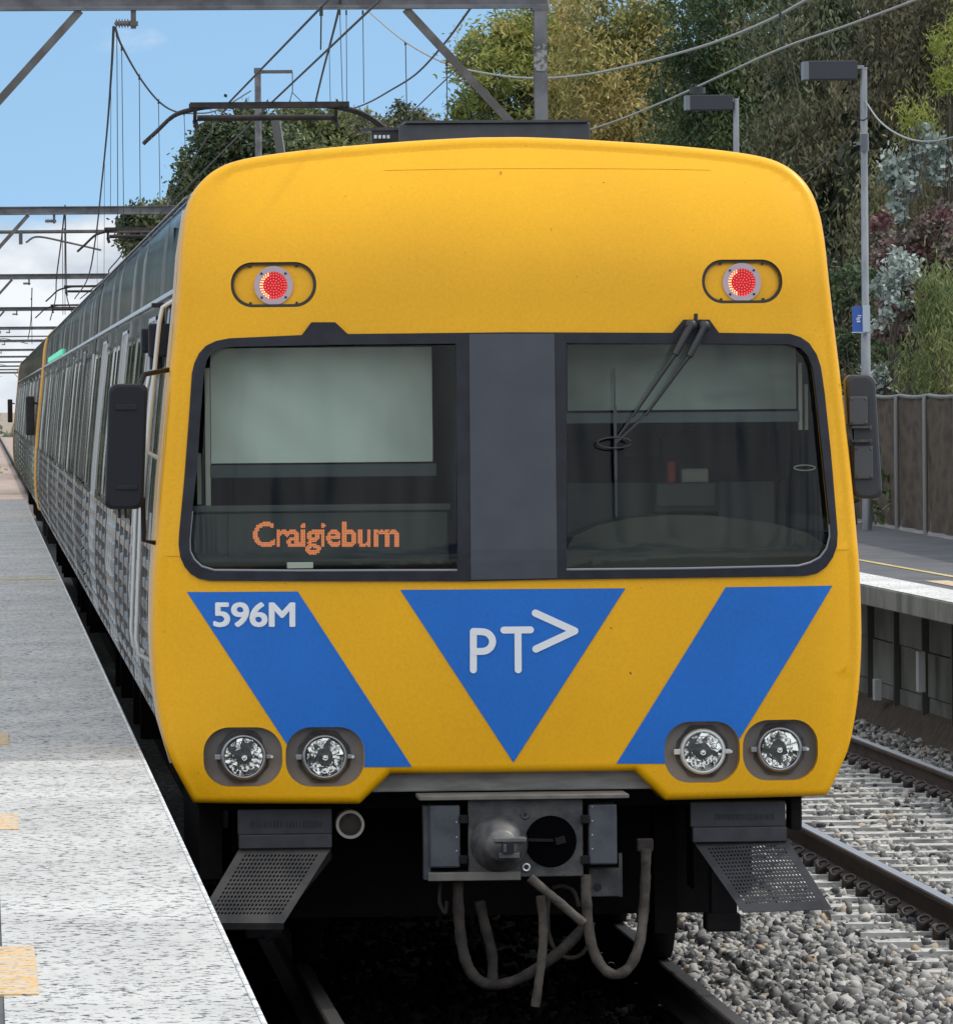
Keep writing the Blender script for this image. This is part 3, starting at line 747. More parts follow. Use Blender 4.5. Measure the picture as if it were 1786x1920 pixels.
# tilt: the housing leans with the body side
def shear(m, x0z, k):
    m.v = [(x+(z-x0z)*k, y, z) for x, y, z in m.v]
pillow(m, rrect(a.x+.012, c.x-.008, a.z, c.z, .035, 6), .30, .44); shear(m, (a.z+c.z)/2, .045); mir = m.build('side_mirror', mat('mirror_black', (.010, .011, .017), .42, spec=.3, bump=.2, bscale=150, bdist=.002), train)
m = MB(); xm, zt, zb2 = (a.x+c.x)/2, c.z, a.z
m.box(xm-.045, xm+.05, .29, .302, zt-.115, zt-.09, .003); m.box(xm-.045, xm+.05, .29, .302, zb2+.085, zb2+.105, .003); m.build('mirror_bracket', BLK, mir)
m = MB(); m.tube([(c.x-.02, .40, zb2+.05), (c.x-.018, .40, zb2-.14), (c.x+.03, .45, zb2-.15), (-xb(2)+.02, .6, zb2-.155)], .011, 8)
m.build('mirror_arm', BLK, mir); m = MB(); m.tube([(c.x-.03, .40, zt-.02), (c.x-.01, .40, zt+.04), (-xb(2.7), .6, zt+.06)], .012, 8)
m.build('mirror_arm', BLK, mir)
for q in (-.05, -.022): m = MB(); m.tube([(xm+q+.02, .37, zb2+.01), (xm+q+.02, .37, zb2-.04)], .006, 6); m.build('mirror_stud', BLK, mir)
a, c = at(1585, 935, .35), at(1649, 702, .35)
m = MB(); pillow(m, rrect(a.x+.012, c.x-.012, a.z, c.z, .035, 6), .30, .42); shear(m, (a.z+c.z)/2, -.055); mir = m.build('side_mirror', mat('mirror_charcoal', (.030, .032, .038), .45, bump=.3, bscale=150, bdist=.002), train)
PLM = mat('mirror_plate', (.062, .066, .074), .5, bump=.3, bscale=120, bdist=.002)
for (x0, x1, y0_, y1_) in ((1592, 1626, 743, 797), (1601, 1636, 836, 898)):
    p, q = at(x0, y1_, .28), at(x1, y0_, .28); m = MB(); m.box(p.x, q.x, .278, .300, p.z, q.z, .004)
    for ex in (p.x+.01, q.x-.01):
        for ez in (p.z+.012, q.z-.012): m.lathe([(0, -.006), (.005, -.004), (.005, .004)], (ex, .278, ez), 'y', 8)
    m.build('mirror_plate', PLM, mir)
m = MB()
for yp in (801, 827):
    p, q = at(1596, yp, .27), at(1632, yp, .27); m.box(p.x, q.x, .262, .30, p.z-.005, p.z+.006)
    m.box(q.x-.006, q.x+.004, .258, .29, p.z-.009, p.z+.009)
p, q = at(1584, 835, .3), at(1600, 795, .3); m.box(p.x-.02, q.x, .30, .36, p.z, q.z)
m.build('mirror_hinge', GRIME, mir)
# ------------------------------------------------------------------ roof: air conditioner, pantographs
AC = mat('roof_unit_grey', (.055, .058, .066), .55, col2=(.04, .042, .047), nscale=9)
a, c = at(768, 262, 3.0), at(1106, 224, 3.0)
m = MB(); m.box(a.x, c.x, 3.0, 5.6, 3.55, c.z-.012, .01); m.box(a.x-.02, c.x-.01, 2.97, 5.7, c.z-.012, c.z)
m.box(a.x-.05, a.x+.01, 3.0, 3.05, 3.6, c.z-.02); t = m.build('roof_unit', AC, train)
a, c = at(697, 268, 3.4), at(752, 244, 3.4); m = MB(); m.box(a.x, c.x, 3.4, 3.5, 3.55, c.z); m.box(a.x-.05, c.x, 3.38, 3.46, c.z, c.z+.014); m.build('cable_tray', AC, train)
m = MB(); 
for k in range(4): p = at(704+k*8, 256, 3.35); m.box(p.x-.006, p.x+.006, 3.35, 3.38, p.z-.008, p.z+.008)
m.build('tray_clip', mat('clip_white', (.8, .8, .8), .4), t)
PAN = mat('pantograph_dark', (.032, .028, .028), .5, .5, col2=(.06, .045, .04), nscale=10)
PANG = mat('pantograph_arm_grey', (.28, .28, .28), .5, .4)
def pantograph(yp, zc, x0=-.03):
    hw = .98
    m = MB()
    for dy in (-.14, .14):
        pts = [(x0-hw, yp+dy, zc-.30), (x0-hw+.10, yp+dy, zc-.21), (x0-hw+.24, yp+dy, zc-.085), (x0-hw+.40, yp+dy, zc-.035)]
        m.tube(curve_pts(pts+[(x0-.4, yp+dy, zc-.012), (x0, yp+dy, zc), (x0+.4, yp+dy, zc-.012), (x0+hw-.40, yp+dy, zc-.035), (x0+hw-.24, yp+dy, zc-.085), (x0+hw-.10, yp+dy, zc-.18), (x0+hw, yp+dy, zc-.30)][:], 5), .017, 6)
        m.box(x0-.62, x0+.62, yp+dy-.03, yp+dy+.03, zc-.028, zc+.012)
    h = m.build('pantograph', PAN, train)
    m = MB(); m.tube([(x0-.56, yp, zc-.105), (x0+.52, yp, zc-.105)], .024, 8)
    for s in (-.58, .52): m.tube([(x0+s, yp-.14, zc-.04), (x0+s, yp, zc-.14), (x0+s+.01, yp+.14, zc-.04)], .014, 6); m.tube([(x0+s, yp, zc-.12), (x0+s+.02, yp, zc-.19)], .02, 6)
    m.build('cross_tube', PAN, h)
    m = MB(); m.bar((x0+.05, yp, zc-.11), (x0+.20, yp+1.0, 4.10), .065, .05); m.bar((x0+.20, yp+1.0, 4.10), (x0+.10, yp-.5, 3.86), .08, .06); m.build('pantograph_arm', PANG, h)
    m = MB(); m.box(x0-.55, x0+.55, yp-.6, yp-.5, 3.80, 3.86); m.box(x0-.55, x0+.55, yp+.9, yp+1.0, 3.80, 3.86); m.box(x0-.55, x0-.48, yp-.6, yp+1, 3.78, 3.85); m.box(x0+.48, x0+.55, yp-.6, yp+1, 3.78, 3.85)
    for sx_ in (-.5, .5):
        for sy in (-.55, .95): m.lathe([(.03, -.12), (.06, -.1), (.03, -.08), (.06, -.05), (.03, -.03), (.05, 0)], (x0+sx_, yp+sy, 3.80), 'z', 10)
    m.build('pantograph_base', AC, h)
pc = at(504, 195, 26.0)
pantograph(26.0, pc.z, pc.x)
for _y in (66.0, 114.0, 142.0): pantograph(_y, pc.z-.03, pc.x)
m = MB()
for k in range(6):
    for q in (4, 9.5, 15, 20): m.box(-.55, .55, k*CL+q, k*CL+q+1.6, 3.70, 3.84, .03)
m.build('roof_vents', ROOF, train)
# ------------------------------------------------------------------ front underframe, coupler, hoses, steps
def fbox(m, x0, x1, y0, y1, dep, th, bev=0.):
    a, c = at(x0, y1, dep), at(x1, y0, dep); m.box(a.x, c.x, dep, dep+th, a.z, c.z, bev)
m = MB(); fbox(m, 684, 1236, 1440, 1486, .13, .30, .006); m.build('headstock', HEADS, train)
m = MB(); m.box(-1.25, 1.25, .55, 1.4, .80, 1.25); m.box(-1.05, 1.02, 1.3, 1.45, .27, .95); m.box(-1.35, -1.25, .5, 3, .5, 1.2)
m.box(.84, 1.10, .62, .95, .42, .92); m.box(.70, .80, 1.0, 1.2, .2, .9); m.box(-1.2, -1.05, .7, 1.2, .3, .9); m.build('underframe', DIRT, train)
cp_ = MB(); D0 = -.16
fbox(cp_, 878, 1092, 1497, 1646, D0, .05, .004)
coupler = cp_.build('coupler', GRIME, train)
m = MB(); a, c = at(785, 1503, D0), at(1177, 1488, D0); m.box(a.x, c.x, D0-.05, D0+.25, a.z+.006, c.z, .003); a, c = at(802, 1652, D0), at(975, 1634, D0); m.box(a.x, c.x, D0-.03, D0+.14, a.z, c.z, .003)
m.build('coupler_shelf', mat('shelf_dusty', (.18, .168, .15), .65, .1, col2=(.13, .12, .11), nscale=12), coupler)
m = MB()
JBX = mat('jumper_box', (.085, .092, .108), .5, .3, col2=(.055, .06, .07), nscale=10)
for x0, x1, y0, y1 in ((806, 862, 1510, 1628), (1104, 1156, 1508, 1622)):
    m = MB(); fbox(m, x0, x1, y0, y1, D0-.02, .16, .008); m.build('jumper_box', JBX, coupler)
m = MB(); fbox(m, 795, 806, 1512, 1650, D0+.02, .1); m.build('side_flange', JBX, coupler)
m = MB()
for px_, ys_ in ((856, (1542, 1570, 1596)), (1110, (1513, 1540, 1566, 1592))):
    for y_ in ys_: p = at(px_, y_, D0-.02); m.lathe([(0, -.006), (.004, -.004), (.004, .002)], tuple(p), 'y', 8)
m.build('rivets', mat('rivet', (.7, .7, .7), .3, .6), coupler)
for px_ in (869, 1097):
    for y_ in (1536, 1612): m = MB(); p = at(px_, y_, D0); m.box(p.x-.02, p.x+.015, D0-.03, D0+.03, p.z-.018, p.z+.018, .004); m.build('coupler_clamp', DIRT, coupler)
p = at(938, 1582, D0); m = MB(); m.lathe([(.125, 0), (.118, -.02), (.10, -.07), (.07, -.14), (.062, -.16), (.0, -.165)], (p.x-.005, p.y, p.z), 'y', 32)
m.box(p.x-.02, p.x+.07, p.y-.17, p.y-.06, p.z-.055, p.z-.03, .004); m.box(p.x-.04, p.x+.10, p.y-.18, p.y-.05, p.z+.015, p.z+.035, .004)
m.build('coupler_cone', mat('coupler_cone', (.17, .165, .16), .5, .4, col2=(.09, .09, .095), nscale=14), coupler)
m = MB(); m.box(p.x-.005, p.x+.045, p.y-.19, p.y-.1, p.z-.032, p.z+.016); m.build('cone_slot', BLK, coupler)
m = MB(); m.box(p.x-.002, p.x+.013, p.y-.194, p.y-.18, p.z-.028, p.z+.008, .003); m.build('cone_tongue', GRIME, coupler)
p = at(1032, 1578, D0); m = MB(); m.lathe([(0, .002), (.101, .002)], (p.x, p.y-.006, p.z), 'y', 40); m.lathe([(.101, 0), (.108, -.006), (.112, 0)], (p.x, p.y-.002, p.z), 'y', 40); m.build('coupler_pocket', mat('pocket_shade', (.003, .003, .004), 1., spec=0.), coupler)  # flat disc, the open pocket's darkness put into its black
m = MB(); m.bar((p.x-.10, p.y-.03, p.z+.01), (p.x+.01, p.y-.012, p.z+.005), .012, .012); m.bar((p.x+.02, p.y-.015, p.z), (p.x+.06, p.y-.01, p.z+.01), .03, .03); m.build('coupler_hook', DIRT, coupler)
for px_, py_ in ((984, 1528), (986, 1627)):
    p = at(px_, py_, D0); m = MB(); m.lathe([(.009, -.004), (.016, -.008), (.021, -.004), (.021, .003)], tuple(p), 'y', 20); m.build('air_port', TRIM if py_ > 1600 else GRIME, coupler)
    m = MB(); m.lathe([(0, -.004), (.010, -.004)], tuple(p), 'y', 14); m.build('port_hole', BLK, coupler)
m = MB(); fbox(m, 1104, 1161, 1628, 1682, D0+.12, .08, .004); fbox(m, 1160, 1166, 1600, 1682, D0+.14, .03); m.build('pin_bracket', GRIME, coupler)
p = at(1120, 1664, D0+.115); m = MB(); m.lathe([(0, 0), (.018, 0)], tuple(p), 'y', 16); m.build('bracket_hole', BLK, coupler)
m = MB(); m.box(-.12, .12, .0, 1.3, .55, .86); m.build('coupler_shaft', DIRT, coupler)
def hose(name, pts, rpx, dep, mt, label=None):
    w_ = [at(a_, b_, d_) for (a_, b_), d_ in zip(pts, dep)]
    cv = curve_pts([tuple(q) for q in w_], 8); m = MB(); m.tube(cv, [rpx/433*(1+.05*math.sin(i*.9)+.04*math.sin(i*2.3)) for i in range(len(cv))], 10); o = m.build(name, mt, train)
    if label: o['label'] = label
    return o
hose('release_handle', [(993, 1646), (1045, 1690), (1094, 1732)], 9, [-.28]*3, HOSEL, 'straight pale release handle slanting below the coupler')
hose('air_hose', [(858, 1648), (859, 1700), (864, 1760), (874, 1805), (893, 1835), (925, 1848), (975, 1835), (1030, 1800), (1070, 1765), (1105, 1725)], 10.5, [-.10]*6+[-.12]*4, HOSE)
hose('air_hose', [(898, 1690), (910, 1740), (922, 1790), (923, 1842)], 10, [-.04]*4, HOSE)
hose('air_hose', [(1013, 1680), (1018, 1740), (1015, 1800), (1003, 1888)], 8.5, [-.2]*4, HOSEL)
hose('air_hose', [(1098, 1640), (1099, 1690), (1106, 1760), (1123, 1806), (1150, 1828), (1178, 1815), (1197, 1775), (1205, 1720), (1209, 1660), (1211, 1592)], 10, [-.14]*5+[-.08]*2+[.0]*3, HOSEL)
hose('thin_cable', [(1030, 1668), (1026, 1720), (1032, 1765), (1052, 1792), (1080, 1795), (1100, 1775), (1112, 1730)], 4, [-.05]*7, HOSE)
hose('thin_cable', [(1035, 1665), (1055, 1662), (1075, 1672), (1085, 1700)], 4, [-.02]*4, HOSE)
hose('thin_cable', [(826, 1655), (824, 1690), (834, 1712), (838, 1690)], 3.5, [-.02]*4, HOSE)
m = MB(); p = at(1211, 1588, .02); m.box(p.x-.04, p.x+.03, .0, .06, p.z-.02, p.z+.035, .006); m.build('hose_cock', HOSE, train)
# round jumper socket
p = at(656, 1546, .22); m = MB(); m.lathe([(.048, 0), (.05, -.02), (.062, -.02), (.062, .12)], tuple(p), 'y', 32, False); sk = m.build('jumper_socket', mat('socket_cream', (.40, .38, .33), .6), train)
m = MB(); m.lathe([(0, -.008), (.04, -.012), (.049, -.008)], tuple(p), 'y', 24); m.build('socket_cap', HOSE, sk)
# steps with perforated deflectors
def perf(name, quad, nx, nz_, mt, par, d_top, d_bot, ratio=.62, hole=.30):
    """plate whose corners are pixel points tl, tr, br, bl; square-cut round-ish holes in its inner field"""
    tl, tr, br, bl_ = [at(*q, d) for q, d in zip(quad, (d_top, d_top, d_bot, d_bot))]
    def P(u, v): return (tl.lerp(tr, u)).lerp(bl_.lerp(br, u), v)
    m = MB(); bu, bv = .09, .07
    m.add([P(0, 0), P(1, 0), P(1, bv), P(0, bv)], [(0, 1, 2, 3)]); m.add([P(0, 1-bv*1.5), P(1, 1-bv*1.5), P(1, 1), P(0, 1)], [(0, 1, 2, 3)])
    m.add([P(0, bv), P(bu, bv), P(bu, 1-bv*1.5), P(0, 1-bv*1.5)], [(0, 1, 2, 3)]); m.add([P(1-bu, bv), P(1, bv), P(1, 1-bv*1.5), P(1-bu, 1-bv*1.5)], [(0, 1, 2, 3)])
    du, dv = (1-2*bu)/nx, (1-2.5*bv)/nz_
    for j in range(nz_):
        for i in range(nx):
            u0, v0 = bu+i*du, bv+j*dv; sh = .5*du*(j % 2)*0
            o = [P(u0, v0), P(u0+du, v0), P(u0+du, v0+dv), P(u0, v0+dv)]
            h = [P(u0+du*(.5+hole*math.cos(R(a_))), v0+dv*(.5+hole*1.15*math.sin(R(a_)))) for a_ in range(-112, 248, 45)]
            m.add(o+h, [(0, 1, 5, 4), (1, 6, 5), (1, 2, 7, 6), (2, 8, 7), (2, 3, 9, 8), (3, 10, 9), (3, 0, 11, 10), (0, 4, 11)])
    o = m.build(name, mt, par, normals=False)
    sm_ = o.modifiers.new('s', 'SOLIDIFY'); sm_.thickness = .004; return o
LET = mat('step_lettering', (.02, .02, .024), .6)
# left
m = MB(); fbox(m, 445, 622, 1516, 1566, .20, .06, .004); q0, q1 = at(447, 1592, .16), at(622, 1564, .16); m.box(q0.x, q1.x, .15, .24, q0.z, q1.z, .004)
stp = m.build('cab_step', STEPM, train)
stp['label'] = 'grey cab step above the platform side deflector'
m = MB(); rng = random.Random(2)
for k in range(22):
    xx = 470+k*6.1; h_ = rng.uniform(9, 15); w_ = rng.uniform(1.2, 2.6); fbox(m, xx, xx+w_*1.4, 1552-h_/2-6, 1552+h_/2-6, .197, .004)
m.build('step_vents', LET, stp)
perf('perforated_deflector', [(449, 1592), (620, 1592), (532, 1732), (366, 1732)], 20, 15, PERF, stp, .18, -.02)
m = MB(); a_, b_ = at(620, 1592, .18), at(532, 1732, -.02); c_ = at(622, 1612, .2); m.add([a_, b_, (b_.x+.01, b_.y+.14, b_.z+.02), (a_.x+.01, a_.y+.12, a_.z-.05)], [(0, 1, 2, 3)])
a_, b_ = at(532, 1732, -.02), at(366, 1732, -.02); m.add([a_, b_, (b_.x, b_.y+.02, b_.z-.028), (a_.x, a_.y+.02, a_.z-.028)], [(0, 1, 2, 3)]); m.build('deflector_lip', PERF, stp)
p = at(505, 1752, .2); m = MB(); m.box(p.x-.10, p.x+.05, .2, .35, p.z-.02, p.z+.03, .01); m.tube([(p.x+.05, .2, p.z+.02), (p.x-.02, .2, p.z-.02)], .02, 8); m.build('sand_pipe', DIRT, stp)
# right
m = MB(); fbox(m, 1294, 1472, 1502, 1552, .22, .06, .004); q0, q1 = at(1298, 1580, .18), at(1474, 1550, .18); m.box(q0.x, q1.x, .17, .26, q0.z, q1.z, .004)
stp2 = m.build('cab_step', STEPM, train)
stp2['label'] = 'grey cab step on the side away from the near platform'
m = MB()
for k in range(20):
    xx = 1340+k*5.6; h_ = rng.uniform(7, 13); fbox(m, xx, xx+rng.uniform(2, 4), 1532-h_/2, 1532+h_/2, .217, .004)
m.build('step_vents', LET, stp2)
perf('perforated_deflector', [(1301, 1582), (1475, 1572), (1559, 1706), (1392, 1712)], 22, 16, PERFD, stp2, .20, -.02, hole=.27)
m = MB(); p = at(1360, 1700, .3); m.box(p.x-.06, p.x+.05, .3, .45, p.z-.10, p.z+.25); m.box(p.x-.085, p.x+.065, .28, .48, p.z-.11, p.z-.03, .01); m.build('life_guard', DIRT, stp2)
m = MB(); p = at(1488, 1530, .35); m.box(p.x-.02, p.x+.03, .3, .5, p.z-.06, p.z+.12, .008); m.build('guard_bracket', DIRT, stp2)
# ------------------------------------------------------------------ ground, tracks, platforms
GRAV = mat('ballast_base', (.16, .155, .145), .95, col2=(.035, .034, .033), nscale=26, ndet=8, lo=.42, hi=.58, bump=1., bscale=24, bdist=.03)
SOIL = mat('soil_ground', (.32, .25, .20), .95, col2=(.20, .17, .12), nscale=.5, ndet=8, lo=.4, hi=.6, bump=.5, bscale=4)
OILSHADE = mat('oil_shade_bed', (.008, .008, .009), .95, spec=.1, col2=(.022, .021, .020), nscale=12, bump=.6, bscale=30)  # oil stain plus the under-train shade put into the colour
CONC = mat('sleeper_concrete', (.60, .59, .56), .85, col2=(.28, .27, .25), nscale=5, ndet=8, bump=.3, bscale=40)
RUST = mat('rusty_rail', (.090, .060, .047), .8, col2=(.050, .036, .030), nscale=9, stretch=(1, .3, 1), bump=.3, bscale=50)
SHINE = mat('polished_railhead', (.42, .41, .40), .32, 1.)
CLIPM = mat('rusty_clip', (.055, .045, .042), .7, .3)
def flat_sheet(name, x0, x1, y0, y1, z, m, kind='structure', nx=1, ny=1):
    mb = MB(); vs = [(x0+(x1-x0)*i/nx, y0+(y1-y0)*j/ny, z) for j in range(ny+1) for i in range(nx+1)]
    mb.add(vs, [(j*(nx+1)+i, j*(nx+1)+i+1, (j+1)*(nx+1)+i+1, (j+1)*(nx+1)+i) for j in range(ny) for i in range(nx)])
    return tag(mb.build(name, m, normals=False), kind=kind)
flat_sheet('ground', -1500, 1500, -200, 2600, -.62, SOIL)
mb = MB()                                        # ballast bed with its shoulders
mb.prism([(-2.6, -.60), (-2.0, -.25), (5.45, -.25), (5.9, -.60)], -45, 600); bd = tag(mb.build('ballast_bed', GRAV), kind='structure')
ob = MB(); ob.box(-.75, .75, -3, 150, -.245, -.205); tag(ob.build('oil_shade_track_bed', OILSHADE), kind='structure')  # dark strip along the train's length, carrying the shade beneath it
flat_sheet('far_gravel', -2.0, 5.4, 152, 598, -.240, mat('pinkish_gravel', (.40, .31, .26), .95, col2=(.26, .20, .17), nscale=3, ndet=8, bump=.6, bscale=12))
RP = [(-.07, -.155), (.07, -.155), (.07, -.145), (.012, -.125), (.010, -.035), (.036, -.026), (.036, -.006), (.028, 0), (-.028, 0), (-.036, -.006), (-.036, -.026), (-.010, -.035), (-.012, -.125), (-.07, -.145)]
RUSTD = mat('shaded_rail', (.022, .019, .018), .8, col2=(.035, .029, .026), nscale=9, spec=.2)  # rail and railhead darkened: under-train shade put into both colours
SHIND = mat('shaded_railhead', (.085, .080, .078), .5, .6)
def rail(xc, y0, y1, parent, dark=False):
    m = MB(); n = len(RP); vs = [(xc+a, y, b_) for y in (y0, y1) for a, b_ in RP]
    for i in range(n): m.cm = 1 if i == 7 else 0; m.add([vs[i], vs[(i+1) % n], vs[n+(i+1) % n], vs[n+i]], [(0, 1, 2, 3)])
    m.cm = 0; m.add(vs[:n], [list(range(n))]); return m.build('rail', [RUSTD, SHIND] if dark else [RUST, SHINE], parent)
def clip_mesh(s):
    m = MB()
    if 1:
        pts = [(s*.13, -.05, -.13), (s*.15, .03, -.10), (s*.13, .055, -.085), (s*.095, .04, -.08), (s*.085, -.01, -.095), (s*.10, -.055, -.10), (s*.135, -.06, -.12)]
        m.tube(curve_pts([(a, b_, c-.012) for a, b_, c in pts], 4), .009, 6); m.box(s*.10, s*.16, -.035, .035, -.17, -.12)
    return m
SLD = mat('oil_shade_sleeper', (.006, .006, .006), .9, col2=(.014, .013, .012), nscale=8, spec=.05)  # sleepers darkened by oil and by painted under-train shade
def sleeper_mb(xc):
    m = MB(); m.prism([(-.14, -.36), (.14, -.36), (.125, -.164), (-.125, -.164)], xc-1.3, xc+1.3, 'yz'); return m
def track(xc, label, group, sl0, sl1, clips, y1):
    t = empty('railway_track', (xc, 0, -.17), label, 'railway track', group)
    for s in (-1, 1): rail(xc+s*.835, -45, y1, t, xc == 0)
    proto = sleeper_mb(xc).build('sleeper', CONC if clips(5) else SLD, t); cm = clip_mesh(-1); cm2 = clip_mesh(1); far = MB()
    cp0 = None; y = sl0; first = True; rng = random.Random(5)
    while y < sl1:
        sl = proto if first else proto.copy()
        if not first: sc.collection.objects.link(sl); sl.parent = t
        sl.location.y = y
        if xc == 0: sl.location.z = -.06
        if clips(y):
            for s in (-1, 1):
                if cp0 is None:
                    q = MB(); q.add([(a+xc, b_, c) for a, b_, c in cm.v], cm.f, True); cp0 = q.build('rail_clip', CLIPM, t); cp0.parent = sl; cp0.location = (s*.835, 0, 0)
                else:
                    c = cp0.copy(); sc.collection.objects.link(c); c.parent = sl; c.location = (s*.835, 0, 0)
                far.add([(a+xc+s*.835, b_+y, c) for a, b_, c in cm2.v], cm2.f, True)
        y += .667; first = False
    if far.v: tag(far.build('inner_rail_clips', CLIPM, t), kind='stuff')
    return t
T2 = 3.50
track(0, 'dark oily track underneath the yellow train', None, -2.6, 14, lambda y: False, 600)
track(T2, 'empty track with pale concrete sleepers between the train and far platform', None, -8, 52, lambda y: 0 < y < 32, 600)
# --- stones
def stones(name, n, area, zf, size, m, seed, skip=None):
    """n faceted stones scattered over the area"""
    rs = np.random.RandomState(seed)
    t = (1+5**.5)/2
    V = np.array([(-1, t, 0), (1, t, 0), (-1, -t, 0), (1, -t, 0), (0, -1, t), (0, 1, t), (0, -1, -t), (0, 1, -t), (t, 0, -1), (t, 0, 1), (-t, 0, -1), (-t, 0, 1)], float); V /= np.linalg.norm(V[0])
    Fc = np.array([(0, 11, 5), (0, 5, 1), (0, 1, 7), (0, 7, 10), (0, 10, 11), (1, 5, 9), (5, 11, 4), (11, 10, 2), (10, 7, 6), (7, 1, 8), (3, 9, 4), (3, 4, 2), (3, 2, 6), (3, 6, 8), (3, 8, 9), (4, 9, 5), (2, 4, 11), (6, 2, 10), (8, 6, 7), (9, 8, 1)])
    x = rs.uniform(area[0], area[1], n); y = area[2]+(area[3]-area[2])*rs.uniform(0, 1, n)**1.35
    if skip is not None: k = ~skip(x, y); x, y = x[k], y[k]
    n = len(x); z = zf(x, y)+rs.uniform(-.02, .022, n)
    s = size*rs.uniform(.55, 1.35, n); sc3 = np.stack([rs.uniform(.7, 1.3, n), rs.uniform(.7, 1.3, n), rs.uniform(.5, .95, n)], 1)*s[:, None]
    P_ = V[None]*(1+rs.uniform(-.42, .34, (n, 12, 1)))+rs.uniform(-.12, .12, (n, 12, 3)); P_ = P_*sc3[:, None]
    q = rs.normal(size=(n, 4)); q /= np.linalg.norm(q, axis=1)[:, None]; a, b_, c, d = q.T
    M3 = np.stack([np.stack([1-2*(c*c+d*d), 2*(b_*c-a*d), 2*(b_*d+a*c)], 1), np.stack([2*(b_*c+a*d), 1-2*(b_*b_+d*d), 2*(c*d-a*b_)], 1), np.stack([2*(b_*d-a*c), 2*(c*d+a*b_), 1-2*(b_*b_+c*c)], 1)], 1)
    P_ = np.einsum('nij,nkj->nki', M3, P_)+np.stack([x, y, z], 1)[:, None]
    fc = (Fc[None]+12*np.arange(n)[:, None, None]).reshape(-1)
    me = bpy.data.meshes.new(name); me.vertices.add(n*12); me.vertices.foreach_set('co', P_.reshape(-1).astype('f'))
    nf = n*20; me.loops.add(nf*3); me.loops.foreach_set('vertex_index', fc.astype('i')); me.polygons.add(nf)
    me.polygons.foreach_set('loop_start', np.arange(0, nf*3, 3, dtype='i')); me.polygons.foreach_set('loop_total', np.full(nf, 3, 'i'))
    me.update(calc_edges=True); me.materials.append(m); return link(bpy.data.objects.new(name, me))
STONE = mat('ballast_stone', (.2, .2, .2), .85, island=[(0, (.03, .03, .034)), (.15, (.10, .10, .105)), (.4, (.23, .225, .215)), (.65, (.38, .37, .35)), (.93, (.50, .48, .45)), (.97, (.42, .31, .20)), (1., (.68, .66, .62))])
DSTONE = mat('oil_shade_stone', (.02, .02, .02), 1., spec=.0, island=[(0, (.003, .003, .0035)), (.8, (.007, .0068, .0065)), (1., (.016, .015, .014))])  # stones near black: oil stain and the train's shade in their colour
def on_sleeper(x, y):
    k = (np.abs(((y+8+.3335) % .667)-.3335) < .13) & (np.abs(x-T2) < 1.28)
    return k & (np.random.RandomState(9).uniform(0, 1, len(x)) > .27)
def bedz(x, y):
    z = np.full_like(x, -.205); z += np.where((x > 1.35) & (x < 2.15), .03, 0)+np.where(x > 5.2, -.05, 0)
    z += .012*np.sin(x*7+y*1.3)
    k = (np.abs(((y+8+.3335) % .667)-.3335) < .13) & (np.abs(x-T2) < 1.3); return np.where(k, z+.03, z)
o = stones('ballast_stones', 84000, (.86, 5.6, -3.5, 34), bedz, .027, STONE, 1, on_sleeper); tag(o, 'loose grey crushed stone ballast beside and between the rails', 'ballast', kind='stuff')
o = stones('oil_shade_ballast', 6000, (-1.6, .80, -3, 9), lambda x, y: np.full_like(x, -.205), .030, DSTONE, 2); tag(o, 'dark oil stained stones under the train', 'ballast', kind='stuff')
# --- platforms
def worn_paint(name, paint, base, scale=70, lo_=.40, hi_=.56, tilt=0.):
    m = mat(name, base, .85, col2=paint, nscale=scale, ndet=12, nrough=.72, stain=(1.1, .82, 1.05), lo=lo_, hi=hi_, bump=.35, bscale=scale*1.2, bdist=.004, stretch=(1.3, 1, 1)); return m
ASPH = mat('asphalt', (.060, .062, .068), .9, col2=(.11, .11, .115), nscale=2.2, ndet=10, lo=.35, hi=.7, bump=.3, bscale=200, bdist=.003)
LPAINT = worn_paint('worn_white_paint', (.50, .495, .475), (.045, .045, .047), 24, .432, .453)
RPAINT = worn_paint('worn_white_edge', (.74, .73, .70), (.16, .15, .14), 30, .40, .52)
COPE = mat('coping_concrete', (.27, .265, .235), .85, col2=(.15, .15, .135), nscale=3, ndet=8, stretch=(1, 1, .5))
WALLP = mat('wall_panel', (.32, .335, .31), .85, col2=(.18, .19, .175), nscale=1.4, ndet=8, bump=.2, bscale=30)
OCH = mat('worn_ochre_paint', (.58, .37, .15), .85, col2=(.48, .465, .43), nscale=14, ndet=10, nrough=.7, lo=.47, hi=.57, specks=((38, .60, (.20, .16, .11)),), stretch=(1, 1.3, 1), bump=.3, bscale=40, bdist=.003)
YLN = worn_paint('worn_yellow_line', (.62, .47, .18), (.22, .19, .13), 30, .35, .55)
mb = MB(); mb.box(-9, -1.617, -45, 86, .93, 1.066); mb.box(-9, -1.80, -45, 86, -.62, .93); tag(mb.build('near_platform', ASPH), kind='structure')
flat_sheet('painted_platform_edge', -2.245, -1.618, -45, 86, 1.070, LPAINT)
mb = MB(); mb.box(-1.618, -1.60, -45, 86, 1.035, 1.0715, .007); mb.box(-1.66, -1.605, -45, 86, .93, 1.034)
tag(mb.build('platform_edge_strip', mat('edge_white', (.62, .62, .61), .7, col2=(.30, .30, .29), nscale=18, ndet=8, lo=.5, hi=.6)), kind='structure')
marks = []
